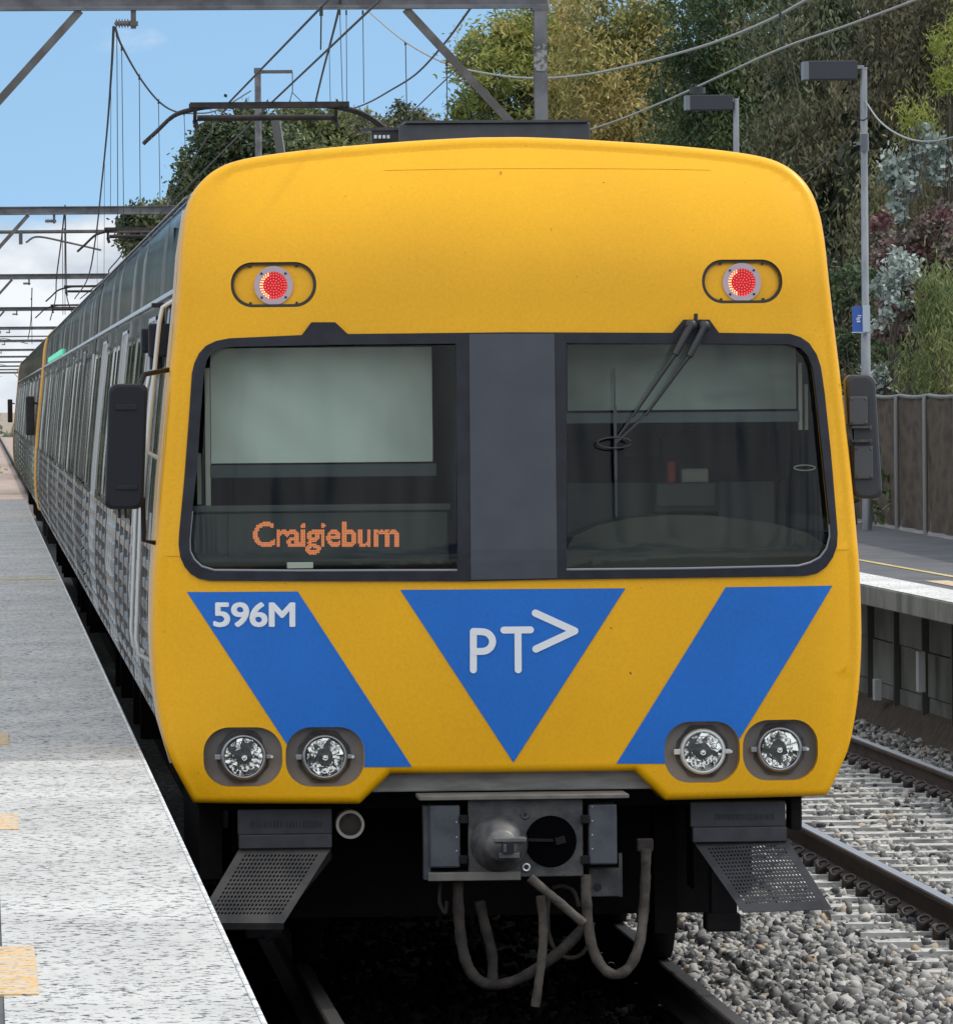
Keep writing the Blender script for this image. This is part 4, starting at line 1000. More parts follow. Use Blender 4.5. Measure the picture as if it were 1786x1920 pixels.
for i, (y0, y1, xw) in enumerate(((-13.0, -11.3, .235), (-5.5, -4.5, .165), (1.2, 2.4, .14), (9.5, 11, .10), (21, 22.5, .07))):
    k = 5 if i == 0 else 3
    m = MB()
    m.box(-2.50, -2.155-.012*i, y0, y1, 1.0665, 1.0742)
    o = m.build('painted_mark', OCH); tag(o, ['ochre striped paint mark on the platform nearest the viewer', 'second ochre paint mark on the near platform', 'third faint ochre mark on the near platform by the train front', 'fourth faint ochre mark beside the train', 'farthest faint ochre mark on the near platform'][i], 'paint mark', 'ochre marks on the near platform')
for i, y in enumerate((32.4, 64.5)):
    m = MB(); m.box(-9, -1.66, y, y+.42, 1.0665, 1.0745); o = m.build('painted_line', [YLN, LPAINT][i]); tag(o, ['yellowish line across the near platform', 'whitish line across the far end of the near platform'][i], 'painted line')
# right platform
RX = 4.85
mb = MB(); mb.box(RX+.16, 26, -20, 170, .9, 1.066); mb.box(RX+.75, 26, -20, 170, -.6, .9); tag(mb.build('far_platform', ASPH), kind='structure')
m = MB(); yy = -20.; 
while yy < 90: m.box(RX, RX+.75 if False else RX+.60, yy, yy+1.19, .905, 1.064, .008); yy += 1.2
cop = m.build('platform_coping', COPE); tag(cop, 'pale concrete coping of the far platform edge', 'coping')
flat_sheet('far_platform_paint', RX+.01, RX+.47, -20, 90, 1.070, RPAINT)
flat_sheet('far_platform_line', RX+1.0, RX+1.07, -20, 90, 1.071, YLN); flat_sheet('far_platform_patch', RX+.62, RX+.82, 24, 29, 1.071, OCH)
wall = empty('platform_wall', (5.5, 30, -.3), 'dark panelled retaining wall under the far platform edge', 'wall')
yy = -5.1; k = 0
while yy < 62:
    m = MB()
    for j, (z0, z1) in enumerate(((-.35, .10), (.11, .47), (.48, .90))): m.box(5.50+.012*((k+j) % 2), 5.62, yy+.06, yy+1.84, z0, z1)
    m.build('wall_panel', WALLP, wall)
    m = MB(); m.box(5.455, 5.56, yy-.04, yy+.04, -.45, .9); m.build('wall_post', mat_post, wall)
    yy += 1.9; k += 1
m = MB(); m.prism([(5.30, -.30), (5.52, -.30), (5.52, -.02), (5.46, -.05)], -20, 60); o = m.build('dirt_bank', mat('brown_dirt', (.075, .055, .042), .95, col2=(.13, .10, .08), nscale=9, ndet=8, bump=.8, bscale=30, bdist=.02)); tag(o, kind='structure')
for px_, y0, y1, lb in ((1646, 1274, 1314, 'short white marker plate on the dark wall beside the train'), (1726, 1222, 1298, 'tall white marker strip on the wall post')):
    p = at(px_, y1, 5.0)
    t_ = None
    for d in np.arange(10, 60, .1):
        q = at(px_, y1, float(d))
        if q.x >= 5.36: t_ = float(d); break
    a, c = at(px_-4, y1, t_), at(px_+4, y0, t_); m = MB(); m.box(5.34, 5.40, t_, t_+.16, a.z, c.z, .004); o = m.build('marker_plate', WHV); tag(o, lb, 'marker')
for px_ in (1646, 1672, 1746):
    pass
# fence behind the far platform
def fx(y): return 8.05+.029*(y-46.9)
fence = empty('platform_fence', (8.2, 60, 1.07), 'brown cloth covered fence behind the far platform', 'fence')
CLOTH = mat('brown_shade_cloth', (.082, .062, .043), .9, col2=(.040, .031, .023), nscale=2.4, ndet=8, bump=.5, bscale=60, stretch=(1, 1, 3), transl=.15)
FPOST = mat('galvanised_post', (.26, .26, .26), .6, .4)
y = 36.; ys_ = []
while y < 118: ys_.append(y); y += 3.35
for i in range(len(ys_)-1):
    y0, y1 = ys_[i], ys_[i+1]; m = MB(); n = 16; vs = []
    for j in range(7):
        for q in range(n+1):
            t = q/n; yy = y0+(y1-y0)*t; sag = .02*math.sin(math.pi*t)*(j/6)**3+.012*math.sin(yy*3.1)*(j/6)
            vs.append((fx(yy)+.02*math.sin(q*.8+j), yy, 1.07+.03+(1.50-sag)*j/6))
    m.add(vs, [(j*(n+1)+q, j*(n+1)+q+1, (j+1)*(n+1)+q+1, (j+1)*(n+1)+q) for j in range(6) for q in range(n)], True); m.build('fence_cloth', CLOTH, fence)
    m = MB(); m.tube([(fx(y0+(y1-y0)*q/8), y0+(y1-y0)*q/8, 1.07+1.53-.02*math.sin(math.pi*q/8)) for q in range(9)], .026, 8); m.build('top_rail', mat_post, fence)
for y0 in ys_: m = MB(); m.tube([(fx(y0)-.05, y0, 1.0), (fx(y0)-.05, y0, 1.07+1.53)], .028, 8); m.build('fence_post', FPOST, fence)
# ------------------------------------------------------------------ lamp posts
GALV = mat('pole_galvanised', (.33, .35, .37), .5, .5, col2=(.22, .235, .25), nscale=5, stretch=(1, 1, .4))
HEAD = mat('lamp_head_dark', (.030, .033, .042), .45)
HEADL = mat('lamp_end_grey', (.16, .175, .20), .45)
def lamppost(xb_, yb, topz, hx0, hx1, hz0, hz1, label):
    t = empty('platform_lamp', (xb_, yb, 1.07), label, 'lamp post', 'lamp posts on the far platform')
    m = MB(); m.tube([(xb_, yb, 1.07), (xb_, yb, 1.12), (xb_, yb, 3.3), (xb_, yb, 3.34), (xb_, yb, topz)], [.056, .056, .054, .042, .040], 14); m.tube([(xb_, yb, topz), (xb_, yb, topz+.02)], .045, 12)
    m.build('pole', GALV, t)
    m = MB(); m.box(hx0+.05, hx1, yb-.1, yb+.30, hz0, hz1, .008); h = m.build('lamp_head', HEAD, t)
    m = MB(); m.prism([(hx0, yb-.06), (hx0+.05, yb-.1), (hx0+.05, yb+.3), (hx0, yb+.26)], hz0+.003, hz1-.004, 'xy'); m.build('end_cap', HEADL, h)
    m = MB(); m.box(hx1, xb_, yb-.03, yb+.03, hz1-.09, hz1-.05); m.build('bracket', GALV, t)
    return t
p = at(1625, 994, 52.45)
l1 = lamppost(p.x, 52.45, at(1613, 129, 52.45).z, at(1506, 130, 52.45).x, at(1605, 130, 52.45).x, at(1555, 149, 52.45).z, at(1555, 114, 52.45).z, 'tall grey platform lamp with the blue sign on its pole')
m = MB(); a, c = at(1599, 272, 52.4), at(1620, 266, 52.4); m.box(a.x, c.x, 52.35, 52.4, a.z, c.z); m.box(a.x, a.x+.03, 52.35, 52.4, a.z-.012, a.z+.02); m.tube([(p.x, 52.4, c.z-.1), (p.x-.01, 52.36, c.z+.1)], .05, 8); m.build('hanger_arm', HEADL, l1)
p2 = at(1379, 187, 67.5); lamppost(p2.x, 67.5, p2.z, at(1285, 190, 67.5).x, at(1372, 190, 67.5).x, at(1330, 206, 67.5).z, at(1330, 178, 67.5).z, 'farther platform lamp half hidden behind the train roof')
a, c = at(1597, 624, 52.38), at(1619, 574, 52.38); sg = empty('platform_sign', (c.x, 52.38, a.z), 'small blue sign fixed to the lamp pole', 'sign')
m = MB(); m.box(a.x, c.x, 52.33, 52.36, a.z, c.z); m.build('sign_face', mat('sign_blue', (.04, .11, .42), .5), sg)
a2, c2 = at(1617, 622, 52.3), at(1630, 572, 52.3); m = MB(); m.box(a2.x, c2.x, 52.28, 52.33, a2.z, c2.z); m.box(a.x-.01, c2.x, 52.30, 52.37, a2.z-.012, a2.z); m.build('sign_frame', mat('sign_grey', (.45, .5, .56), .5), sg)
m = MB()
for k, (zz0, zz1, xx0) in enumerate(((0, .012, .3), (.02, .028, .4), (-.03, -.012, .35), (.04, .05, .45))):
    w_ = c.x-a.x; zc_ = (a.z+c.z)/2; m.box(a.x+w_*xx0, a.x+w_*(xx0+.3), 52.327, 52.33, zc_+zz0, zc_+zz1)
m.build('sign_marks', WHV, sg)
def cable(name, pts, r, m_, label, cat, group=None, n=8):
    mb = MB(); mb.tube(curve_pts([tuple(q) for q in pts], n), r, 6); o = mb.build(name, m_); return tag(o, label, cat, group)
WIRE = mat('wire_dark', (.045, .048, .052), .6, .3); WIREL = mat('wire_pale', (.30, .31, .29), .6, .3)
cable('power_cable', [at(1622, 190, 52.4), at(1650, 228, 50), at(1690, 255, 47), at(1735, 265, 44), at(1786, 257, 41), at(1850, 235, 38)], .010, WIREL, 'slack cable hanging from the tall lamp pole towards the right', 'cable')
cable('power_cable', [at(1612, 215, 52.5), at(1600, 250, 55), at(1560, 292, 59), at(1520, 322, 63), at(1488, 333, 66), at(1440, 325, 67), at(1384, 290, 67.5)], .008, WIRE, 'thin dark cable sagging between the two lamp poles', 'cable')
cable('power_cable', [at(1626, 195, 52.4), at(1628, 215, 52.35), at(1618, 225, 52.3), at(1602, 218, 52.4), at(1608, 200, 52.4)], .008, BLK, 'short black cable loop at the top of the lamp pole', 'cable')
# ------------------------------------------------------------------ overhead gantries
GAL = mat('gantry_grey', (.20, .205, .215), .6, .4, col2=(.12, .12, .13), nscale=5, ndet=8)
GBR = mat('gantry_brace_weathered', (.115, .105, .10), .7, .3, col2=(.17, .165, .16), nscale=6)
INSU = mat('insulator_brown', (.16, .13, .12), .4, col2=(.25, .22, .2), nscale=12)
GY, GS = 25.0, 62.0
mr = at(1012, 10, GY).x; ml = at(-103, 10, GY).x; zbm = at(500, 17.5, GY).z
def ord_(k): return ['nearest', 'second nearest', 'third nearest', 'fourth nearest', 'fifth nearest', 'sixth nearest', 'seventh nearest', 'eighth nearest', 'ninth nearest', 'tenth nearest', 'eleventh nearest', 'twelfth nearest'][k]
def gantry(y, k):
    t = empty('overhead_gantry', (0, y, 0), 'grey steel overhead gantry spanning the track, '+ord_(k)+' of the row', 'gantry', 'overhead gantries along the line')
    m = MB(); m.box(ml-.06, mr+.06, y-.012, y+.012, zbm+.01, zbm+.12); m.box(ml-.06, mr+.06, y-.06, y+.06, zbm+.12, zbm+.132); m.box(ml-.06, mr+.06, y-.06, y+.06, zbm, zbm+.012)
    m.box(ml-.06, mr+.06, y-.062, y-.05, zbm+.012, zbm+.030)
    m.build('beam', GAL, t)
    for x in (ml, mr):
        m = MB(); m.box(x-.05, x+.05, y-.06, y-.048, -.4, zbm); m.box(x-.05, x+.05, y+.048, y+.06, -.4, zbm); m.box(x-.006, x+.006, y-.048, y+.048, -.4, zbm)
        ms = m.build('mast', GAL, t)
        m = MB(); m.box(x-.062, x+.062, y-.063, y+.063, zbm-.02, zbm-.0); m.build('mast_cap', GBR, ms)
    for (xa, xc_) in ((at(150, 18, GY).x, ml), (at(760, 18, GY).x, mr)):
        m = MB(); m.bar((xa, y, zbm+.0), (xc_, y, zbm-1.13), .06, .075, (0, 1, 0)); m.build('brace', GBR, t)
    # registration: insulator bracket under the beam
    xi = at(250, 30, GY).x
    m = MB(); m.box(xi-.02, xi+.02, y-.03, y+.03, zbm-.14, zbm); m.box(xi-.03, xi+.035, y-.04, y+.04, zbm-.12, zbm-.085); br = m.build('bracket', GBR, t)
    m = MB(); prof = []; 
    for q in range(5): prof += [(.018, -.035-.022*q), (.040, -.042-.022*q), (.018, -.050-.022*q)]
    m.lathe([(0, -.0)]+[(.03, -.005)]+prof+[(0, -.15)], (xi, y, zbm-.10), 'x', 12); m.build('insulator', INSU, br)
    return t
g0 = gantry(GY, 0)
m = MB(); a, c = at(1001, 133, GY-.065), at(1025, 82, GY-.065); m.prism(rrect(a.x, c.x, a.z, c.z, .035, 6), GY-.078, GY-.064)
pl_ = m.build('number_plate', mat('plate_weathered', (.30, .30, .29), .7, col2=(.08, .08, .075), nscale=30, lo=.45, hi=.6), g0)
gs = [g0]
g1 = gantry(GY+GS, 1)
m = MB(); zz1_ = zbm-.27; m.tube([(-3.4, GY+GS, zz1_), (mr-.5, GY+GS, zz1_)], .028, 8); m.box(-1.66, -1.60, GY+GS-.03, GY+GS+.03, zz1_-.2, zz1_+.02)
m.tube(curve_pts([(-1.55, GY+GS, zz1_-.17), (-1.36, GY+GS, zz1_-.08), (-.9, GY+GS, zz1_-.17), (-.35, GY+GS, zz1_-.30)], 6), .018, 6); m.build('steady_arm', GBR, g1)
for k in range(2, 12):
    g = copy_tree(g1 if k % 3 == 1 else gs[0])
    g.location.y = GY+GS*k
    for ch in list(g.children):
        if ch.name.startswith('number_plate'): bpy.data.objects.remove(ch)
    g['label'] = 'grey steel overhead gantry spanning the track, '+ord_(k)+' of the row'
for px_, pt, ax, ybb, lab in ((483, 127, 548, 168, 'timber power pole with a side arm behind the pantograph'), (320, 345, 352, 250, 'farther timber power pole beside the dark trees')):
    p = at(px_, pt, ybb); q = at(ax, pt+8, ybb); t = empty('power_pole', (p.x, ybb, -.6), lab, 'power pole', 'power poles beyond the train')
    m = MB(); m.tube([(p.x, ybb, -.6), (p.x, ybb, p.z)], [.12, .085], 10); m.build('pole', mat_pole if 'mat_pole' in globals() else GAL, t)
    m = MB(); m.box(p.x, q.x, ybb-.05, ybb+.05, q.z-.03, q.z+.06); m.box(p.x-.1, p.x+.12, ybb-.1, ybb+.1, p.z-.14, p.z); m.build('side_arm', GBR, t)
    m = MB(); m.tube([(q.x, ybb, q.z), (q.x, ybb, q.z-.5), (q.x-.08, ybb, q.z-.8)], .012, 6); m.tube([(q.x, ybb, q.z-.55), (q.x+.3, ybb, q.z-.85)], .012, 6); m.build('hanger', WIRE, t)
# ------------------------------------------------------------------ wires
def wire(name, pts, r, m_, label, drops=(), group='overhead wires', n=8):
    o = cable(name, pts, r, m_, label, 'overhead wire', group, n)
    for a_, b_, rr_ in drops:
        mb = MB(); mb.tube([tuple(a_), tuple(b_)], rr_, 5); mb.tube([tuple(a_-Vector((0, 0, .03))), tuple(a_+Vector((0, 0, .02)))], rr_*2.2, 6); mb.build('dropper', WIRE, o)
    return o
zc = pc.z+.02
def ext(a, b_, yy): return a+(b_-a)*((yy-a.y)/(b_.y-a.y))
a, b_ = at(430, 191, 25.9), at(600, 15, 11.7); wire('contact_wire', [Vector((-.05, 62, 4.93)), a, b_, ext(a, b_, -5)], .008, WIRE, 'left of the two contact wires touching the nearest pantograph', [(at(602, 20, 11.5), at(601, 92, 12.5), .005)], n=1)
a, b_ = at(510, 191, 25.9), at(712, 0, 11.); wire('contact_wire', [Vector((-.05, 62, 4.93)), a, b_, ext(a, b_, -5)], .008, WIRE, 'right of the two contact wires touching the nearest pantograph', n=1)
wire('messenger_wire', [at(213, 50, 25), at(209, 130, 36), at(201, 240, 52), at(190, 350, 68), at(180, 440, 80), at(165, 520, 87), at(140, 560, 110)], .011, WIRE, 'steep wire hanging from the nearest insulator towards the distance',
     [(at(208, 150, 38), at(207, 400, 38.2), .003), (at(196, 295, 60), at(195, 520, 60.2), .003), (at(183, 420, 78), at(182, 545, 78), .003)])
wire('messenger_wire', [at(216, 52, 25), at(228, 85, 29), at(262, 145, 36), at(298, 190, 43), at(330, 209, 49), at(365, 212, 55), at(410, 205, 60), at(470, 170, 80)], .010, WIRE, 'curved wire sagging from the nearest insulator to the pantograph',
     [(at(228, 88, 29), at(232, 425, 29), .0035), (at(219, 62, 26), at(221, 440, 26), .0035), (at(261, 143, 36), at(263, 400, 36), .004), (at(297, 189, 43), at(300, 375, 43), .004), (at(345, 211, 51), at(348, 300, 51), .004)])
X2 = T2+.05
wire('messenger_wire', [at(600, -60, 100), at(690, 20, 79), at(760, 78, 66), at(840, 120, 59), at(930, 140, 51), at(1010, 146, 45), at(1100, 139, 39), at(1200, 118, 33.5), at(1330, 82, 28), at(1440, 38, 24), at(1510, 0, 20), at(1620, -60, 14)], .012, WIREL, 'pale sagging messenger wire crossing in front of the trees above the far track',
     [(at(1462, 28, 22.5), at(1461, 90, 22.5), .005), (at(1239, 108, 32), at(1240, 188, 32), .005), (at(760, 80, 66), at(762, 196, 66), .007), (at(837, 119, 59), at(838, 220, 59), .007)])
wire('contact_wire', [at(1000, 275, 60), at(1138, 232, 41), at(1242, 191, 31.5), at(1307, 162, 27.5), at(1461, 92, 20.5), at(1580, 50, 17), at(1714, 0, 14), at(1830, -50, 11)], .009, WIREL, 'straight lower contact wire above the far track',
     [(at(1307, 168, 27.5), at(1308, 158, 27.5), .03)])
wire('messenger_wire', [at(900, -10, 26), at(878, 20, 28), at(832, 82, 38), at(780, 138, 50), at(730, 170, 60), at(686, 194, 72), at(640, 210, 90)], .011, WIRE, 'thin wire curving down left of the sloping gantry brace')
wire('contact_wire', [at(900, 90, 50), at(831, 153, 58), at(786, 196, 66), at(760, 222, 72)], .008, WIRE, 'short thin wire between the roof unit and the green trees')
wire('messenger_wire', [at(640, -10, 24), at(632, 30, 27), at(618, 85, 32), at(606, 130, 38), at(592, 188, 46)], .010, WIRE, 'steep wire between the two contact wires above the pantograph',
     [(at(617, 90, 32), at(619, 190, 32), .003), (at(637, 22, 40), at(642, 190, 40), .004), (at(649, 22, 42), at(650, 190, 42), .004), (at(680, 22, 50), at(682, 192, 50), .005)])
for px_, yy, lab in ((115, 87, 'wire group hanging below the second gantry, left strand'), (118, 87, 'wire group hanging below the second gantry, right strand')):
    s = -1 if px_ == 115 else 1
    wire('messenger_wire', [at(122, 385, yy), at(119+4*s, 450, yy+12), at(115+9*s, 520, yy+30), at(112+(14 if s > 0 else -8), 560, yy+50), at(110+(30 if s > 0 else -16), 600, yy+62)], .013, WIRE, lab, [(at(119+2*s, 430, yy+8), at(120+2*s, 590, yy+8), .006)])
wire('contact_wire', [at(232, 460, 87), at(226, 480, 90), at(205, 505, 98), at(198, 520, 104), at(150, 560, 140)], .012, WIRE, 'wire running from the steady arm down behind the train roof')
wire('messenger_wire', [at(60, 540, 149), at(58, 600, 175), at(52, 640, 211)], .014, WIRE, 'thin far wire under the third gantry', [(at(59, 560, 150), at(60, 645, 150), .008)])
# ------------------------------------------------------------------ vegetation
def leafmat(name, ramp, tr=.22): return mat(name, (.06, .08, .03), .6, tone=ramp, transl=tr, spec=.3)
def ramp(cols): return [(i/max(1, len(cols)-1), c) for i, c in enumerate(cols)]
OLIVE = leafmat('olive_leaves', ramp([(0.077, 0.109, 0.032), (0.152, 0.196, 0.048), (0.283, 0.304, 0.077), (0.413, 0.370, 0.109), (0.326, 0.261, 0.087)]))
DARKG = leafmat('dark_green_leaves', ramp([(0.030, 0.057, 0.028), (0.055, 0.091, 0.038), (0.099, 0.135, 0.052), (0.152, 0.174, 0.065)]), .15)
GREYG = leafmat('grey_green_leaves', ramp([(.02, .028, .017), (0.048, 0.065, 0.039), (0.099, 0.122, 0.065), (0.174, 0.191, 0.104), (0.186, 0.148, 0.099), (0.261, 0.261, 0.152)]), .2)
BROWNG = leafmat('brown_green_leaves', ramp([(0.061, 0.057, 0.039), (0.120, 0.113, 0.070), (0.186, 0.162, 0.099), (0.152, 0.174, 0.065), (0.283, 0.251, 0.152)]), .2)
SILV = leafmat('silver_leaves', ramp([(.12, .16, .13), (.28, .34, .31), (.50, .56, .52), (.09, .11, .08)]), .15)
PLUM = leafmat('plum_leaves', ramp([(0.075, 0.033, 0.039), (0.165, 0.068, 0.075), (0.240, 0.150, 0.135), (0.150, 0.150, 0.120), (0.390, 0.330, 0.300)]), .2)
LIME = leafmat('yellow_green_leaves', ramp([(0.120, 0.165, 0.030), (0.255, 0.300, 0.060), (0.420, 0.420, 0.105)]), .3)
PINE = leafmat('pine_needles', ramp([(0.030, 0.052, 0.030), (0.061, 0.087, 0.043), (0.120, 0.148, 0.065), (0.217, 0.239, 0.109)]), .1)
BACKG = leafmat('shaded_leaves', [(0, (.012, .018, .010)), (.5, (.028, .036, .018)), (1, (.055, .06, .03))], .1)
BARK = mat('bark', (.13, .11, .09), .9, col2=(.05, .042, .035), nscale=5, stretch=(1, 1, .2), bump=.6, bscale=14)
BARKP = mat('pale_bark', (.30, .28, .25), .85, col2=(.12, .11, .10), nscale=4, stretch=(1, 1, .3))
def leaves(name, blobs, n, L_, W_, droop, m, seed, parent, ncl=None, spread=.34, shell=.55):
    """blobs: (x, y, z, rx, ry, rz); leaves grouped into clusters spread through the blobs"""
    rs = np.random.RandomState(seed); B = np.array(blobs, float)
    vol = (B[:, 3]*B[:, 4]*B[:, 5])**(2/3); pr = vol/vol.sum(); ncl = ncl or max(20, n//110)
    bi = rs.choice(len(B), ncl, p=pr); d = rs.normal(size=(ncl, 3)); d /= np.linalg.norm(d, axis=1)[:, None]
    rad_ = shell+(1-shell)*rs.uniform(0, 1, ncl)**.6; rad_ = np.where(rs.uniform(0, 1, ncl) < .25, rs.uniform(.1, 1, ncl), rad_)
    C_ = B[bi, :3]+d*rad_[:, None]*B[bi, 3:6]; cs = spread*rs.uniform(.5, 1.5, ncl)
    ci_ = rs.randint(0, ncl, n); P_ = C_[ci_]+rs.normal(size=(n, 3))*cs[ci_][:, None]*np.array([1, 1, .8 if droop < .5 else 1.3])*.6
    a = rs.normal(size=(n, 3)); a[:, 2] = a[:, 2]*(1-droop)-droop*2.0; a /= np.linalg.norm(a, axis=1)[:, None]
    b_ = np.cross(a, rs.normal(size=(n, 3))); b_ /= np.linalg.norm(b_, axis=1)[:, None]
    l = L_*rs.uniform(.6, 1.3, n)[:, None]; w_ = W_*rs.uniform(.6, 1.3, n)[:, None]
    V = np.stack([P_-a*l/2, P_+b_*w_/2-a*l*.05, P_+a*l/2, P_-b_*w_/2-a*l*.05], 1)
    me = bpy.data.meshes.new(name); off = wloc(parent) if parent else Vector((0, 0, 0))
    V = V.reshape(-1, 3)-np.array(off)
    me.vertices.add(n*4); me.vertices.foreach_set('co', V.reshape(-1).astype('f')); me.loops.add(n*4); me.loops.foreach_set('vertex_index', np.arange(n*4, dtype='i'))
    me.polygons.add(n); me.polygons.foreach_set('loop_start', np.arange(0, n*4, 4, dtype='i')); me.polygons.foreach_set('loop_total', np.full(n, 4, 'i'))
    me.update(calc_edges=True); me.materials.append(m)
    at_ = me.attributes.new('tone', 'FLOAT', 'FACE'); ct = rs.uniform(0, 1, ncl); low = .25*np.sin(C_[:, 0]*1.1+seed)*np.sin(C_[:, 2]*1.3+seed*2)
    at_.data.foreach_set('value', np.clip(.62*ct[ci_]+.38*rs.uniform(0, 1, n)+low[ci_], 0, 1).astype('f'))
    o = link(bpy.data.objects.new(name, me), parent)
    return o, C_
def tree(label, x, y, h, blobs, n, L_, W_, droop, m, seed, bark=BARK, r0=.2, cat='tree', group='trees behind the far platform', base=.6, name='tree', limbs=14, spread=.34, shell=.55, ncl=None):
    t = empty(name, (x, y, base), label, cat, group)
    o, C_ = leaves('crown' if cat == 'tree' else 'foliage', blobs, n, L_, W_, droop, m, seed, t, spread=spread, shell=shell, ncl=ncl)
    rs = random.Random(seed); mb = MB(); top = h*.8
    tr = [Vector((x+.15*math.sin(i*1.3+seed)*i/6, y+.1*math.cos(i*1.1)*i/6, base+(top-base)*i/6)) for i in range(7)]
    mb.tube(tr, [r0*(1-.8*i/6) for i in range(7)], 9)
    for k in range(limbs):
        c = Vector(C_[rs.randrange(len(C_))]); i = rs.randrange(1, 6); s = tr[i]
        if c.z < s.z: i = max(0, i-1); s = tr[i]
        mid = s.lerp(c, .5)+Vector((0, 0, .15)); mb.tube(curve_pts([s, mid, c], 4), [max(.006, r0*.35*(1-q/8)) for q in range(9)], 5)
    mb.build('trunk', bark, t); return t
def pb(px, py, y, r, rz=None, ry=None):
    p = at(px, py, y); k = (y-CAM.y)/FPX; return (p.x, p.y, p.z, r*k, (ry or r*1.1)*k, (rz or r)*k)
# sun-lit olive trees left
tree('tall olive green tree left of the gantry mast, pale leaves against the sky', at(960, 500, 130).x, 130, 10.5,
     [pb(930, 95, 130, 75), pb(1010, 60, 131, 90), pb(900, 150, 129, 60), pb(1000, 180, 130, 110), pb(880, 205, 130, 38, 30), pb(940, 250, 131, 90), pb(1060, 120, 132, 90), pb(855, 110, 130, 18, 14)],
     30000, .17, .05, .35, OLIVE, 1, ncl=330, spread=.27, limbs=20)
tree('loose yellowish eucalyptus between the gantry mast and dark trees', at(1150, 500, 118).x, 118, 11,
     [pb(1120, 60, 118, 90), pb(1200, 110, 118, 85), pb(1150, 190, 117, 95), pb(1080, 200, 119, 80), pb(1220, 40, 118, 50), pb(1200, 250, 117, 110)],
     30000, .15, .045, .5, leafmat('ochre_olive_leaves', ramp([(0.109, 0.131, 0.039), (0.217, 0.229, 0.065), (0.413, 0.358, 0.131), (0.522, 0.413, 0.152), (0.283, 0.217, 0.099)])), 2, BARKP, ncl=330, spread=.27, limbs=30)
tree('dense dark green tree with its top above the frame', at(1370, 500, 105).x, 105, 13,
     [pb(1350, -60, 105, 120), pb(1300, 60, 104, 90), pb(1400, 90, 105, 130), pb(1320, 200, 104, 110), pb(1440, 210, 105, 120), pb(1380, 330, 104, 130), pb(1280, 330, 106, 110), pb(1330, 480, 105, 150)],
     42000, .13, .048, .5, DARKG, 3, ncl=330, spread=.30, limbs=20)
tree('drooping grey green eucalyptus right of the nearer lamp head', at(1560, 500, 92).x, 92, 13,
     [pb(1560, -40, 92, 130), pb(1500, 90, 91, 110), pb(1640, 60, 92, 120), pb(1540, 220, 91, 120), pb(1660, 200, 92, 120), pb(1500, 360, 91, 120), pb(1600, 380, 91, 120), pb(1560, 540, 90, 110), pb(1520, 660, 90, 110), pb(1620, 680, 89, 110)],
     52000, .13, .042, .75, GREYG, 4, BARKP, ncl=420, spread=.28, limbs=40)
tree('drooping brownish tree at the right edge behind the fence', at(1850, 500, 80).x, 80, 13,
     [pb(1760, 0, 80, 140), pb(1700, 120, 80, 110), pb(1820, 160, 80, 120), pb(1700, 420, 81, 110), pb(1800, 300, 82, 120), pb(1790, 470, 82, 110), pb(1690, 640, 81, 120), pb(1790, 650, 81, 120)],
     42000, .13, .042, .7, BROWNG, 5, BARK, r0=.1, ncl=330, spread=.28, limbs=40)
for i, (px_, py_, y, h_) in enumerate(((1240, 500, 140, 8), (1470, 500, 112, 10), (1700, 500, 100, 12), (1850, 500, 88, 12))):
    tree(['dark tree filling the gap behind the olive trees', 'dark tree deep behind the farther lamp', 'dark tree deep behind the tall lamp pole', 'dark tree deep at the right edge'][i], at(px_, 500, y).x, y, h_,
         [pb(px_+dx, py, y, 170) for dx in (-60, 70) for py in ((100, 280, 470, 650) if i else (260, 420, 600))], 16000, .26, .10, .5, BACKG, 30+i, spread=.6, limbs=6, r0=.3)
# shrubs over the fence
def shrub(label, blobs, n, L_, W_, droop, m, seed, ncl=None, spread=.12):
    x, y = blobs[0][0], blobs[0][1]
    return tree(label, x, y, max(b_[2] for b_ in blobs), blobs, n, L_, W_, droop, m, seed, cat='shrub', group='shrubs above the fence', name='shrub', r0=.04, limbs=16, spread=spread, ncl=ncl, base=.9)
shrub('silver leaved shrub at the right edge high above the fence', [pb(1700, 330, 62, 38), pb(1740, 300, 62, 40), pb(1710, 390, 62, 30), pb(1775, 340, 62, 40), pb(1750, 250, 62, 30)], 1600, .085, .07, .1, SILV, 11)
shrub('plum coloured shrub beside the lamp pole', [pb(1690, 470, 62, 50), pb(1745, 440, 62, 50), pb(1670, 520, 62, 40), pb(1720, 540, 62, 55), pb(1665, 600, 62, 36), pb(1780, 480, 62, 40), pb(1700, 620, 62, 30), pb(1785, 420, 62, 45), pb(1650, 430, 63, 30)], 9500, .075, .055, .2, PLUM, 12)
shrub('small silver shrub below the plum shrub', [pb(1670, 560, 61, 36), pb(1640, 600, 61, 26), pb(1690, 500, 61, 28), pb(1640, 690, 61, 26)], 1300, .075, .06, .1, SILV, 13)
shrub('yellow green bush sprays at the upper right edge', [pb(1765, 100, 62, 34), pb(1780, 150, 62, 30), pb(1720, 230, 62, 28), pb(1700, 215, 62, 20), pb(1790, 60, 62, 20)], 1500, .10, .02, .5, LIME, 14)
shrub('green drooping bush over the fence at the right edge', [pb(1760, 560, 60, 46), pb(1780, 640, 60, 60), pb(1740, 710, 60, 50), pb(1790, 740, 60, 30)], 4200, .12, .02, .8, leafmat('fresh_leaves', ramp([(0.087, 0.120, 0.043), (0.174, 0.217, 0.077), (0.326, 0.326, 0.131)])), 15, spread=.16)
shrub('dark green bush over the fence beside the train mirror', [pb(1620, 640, 66, 60), pb(1660, 710, 66, 50), pb(1590, 540, 66, 50), pb(1700, 730, 66, 40)], 4200, .08, .04, .3, DARKG, 16, spread=.16)
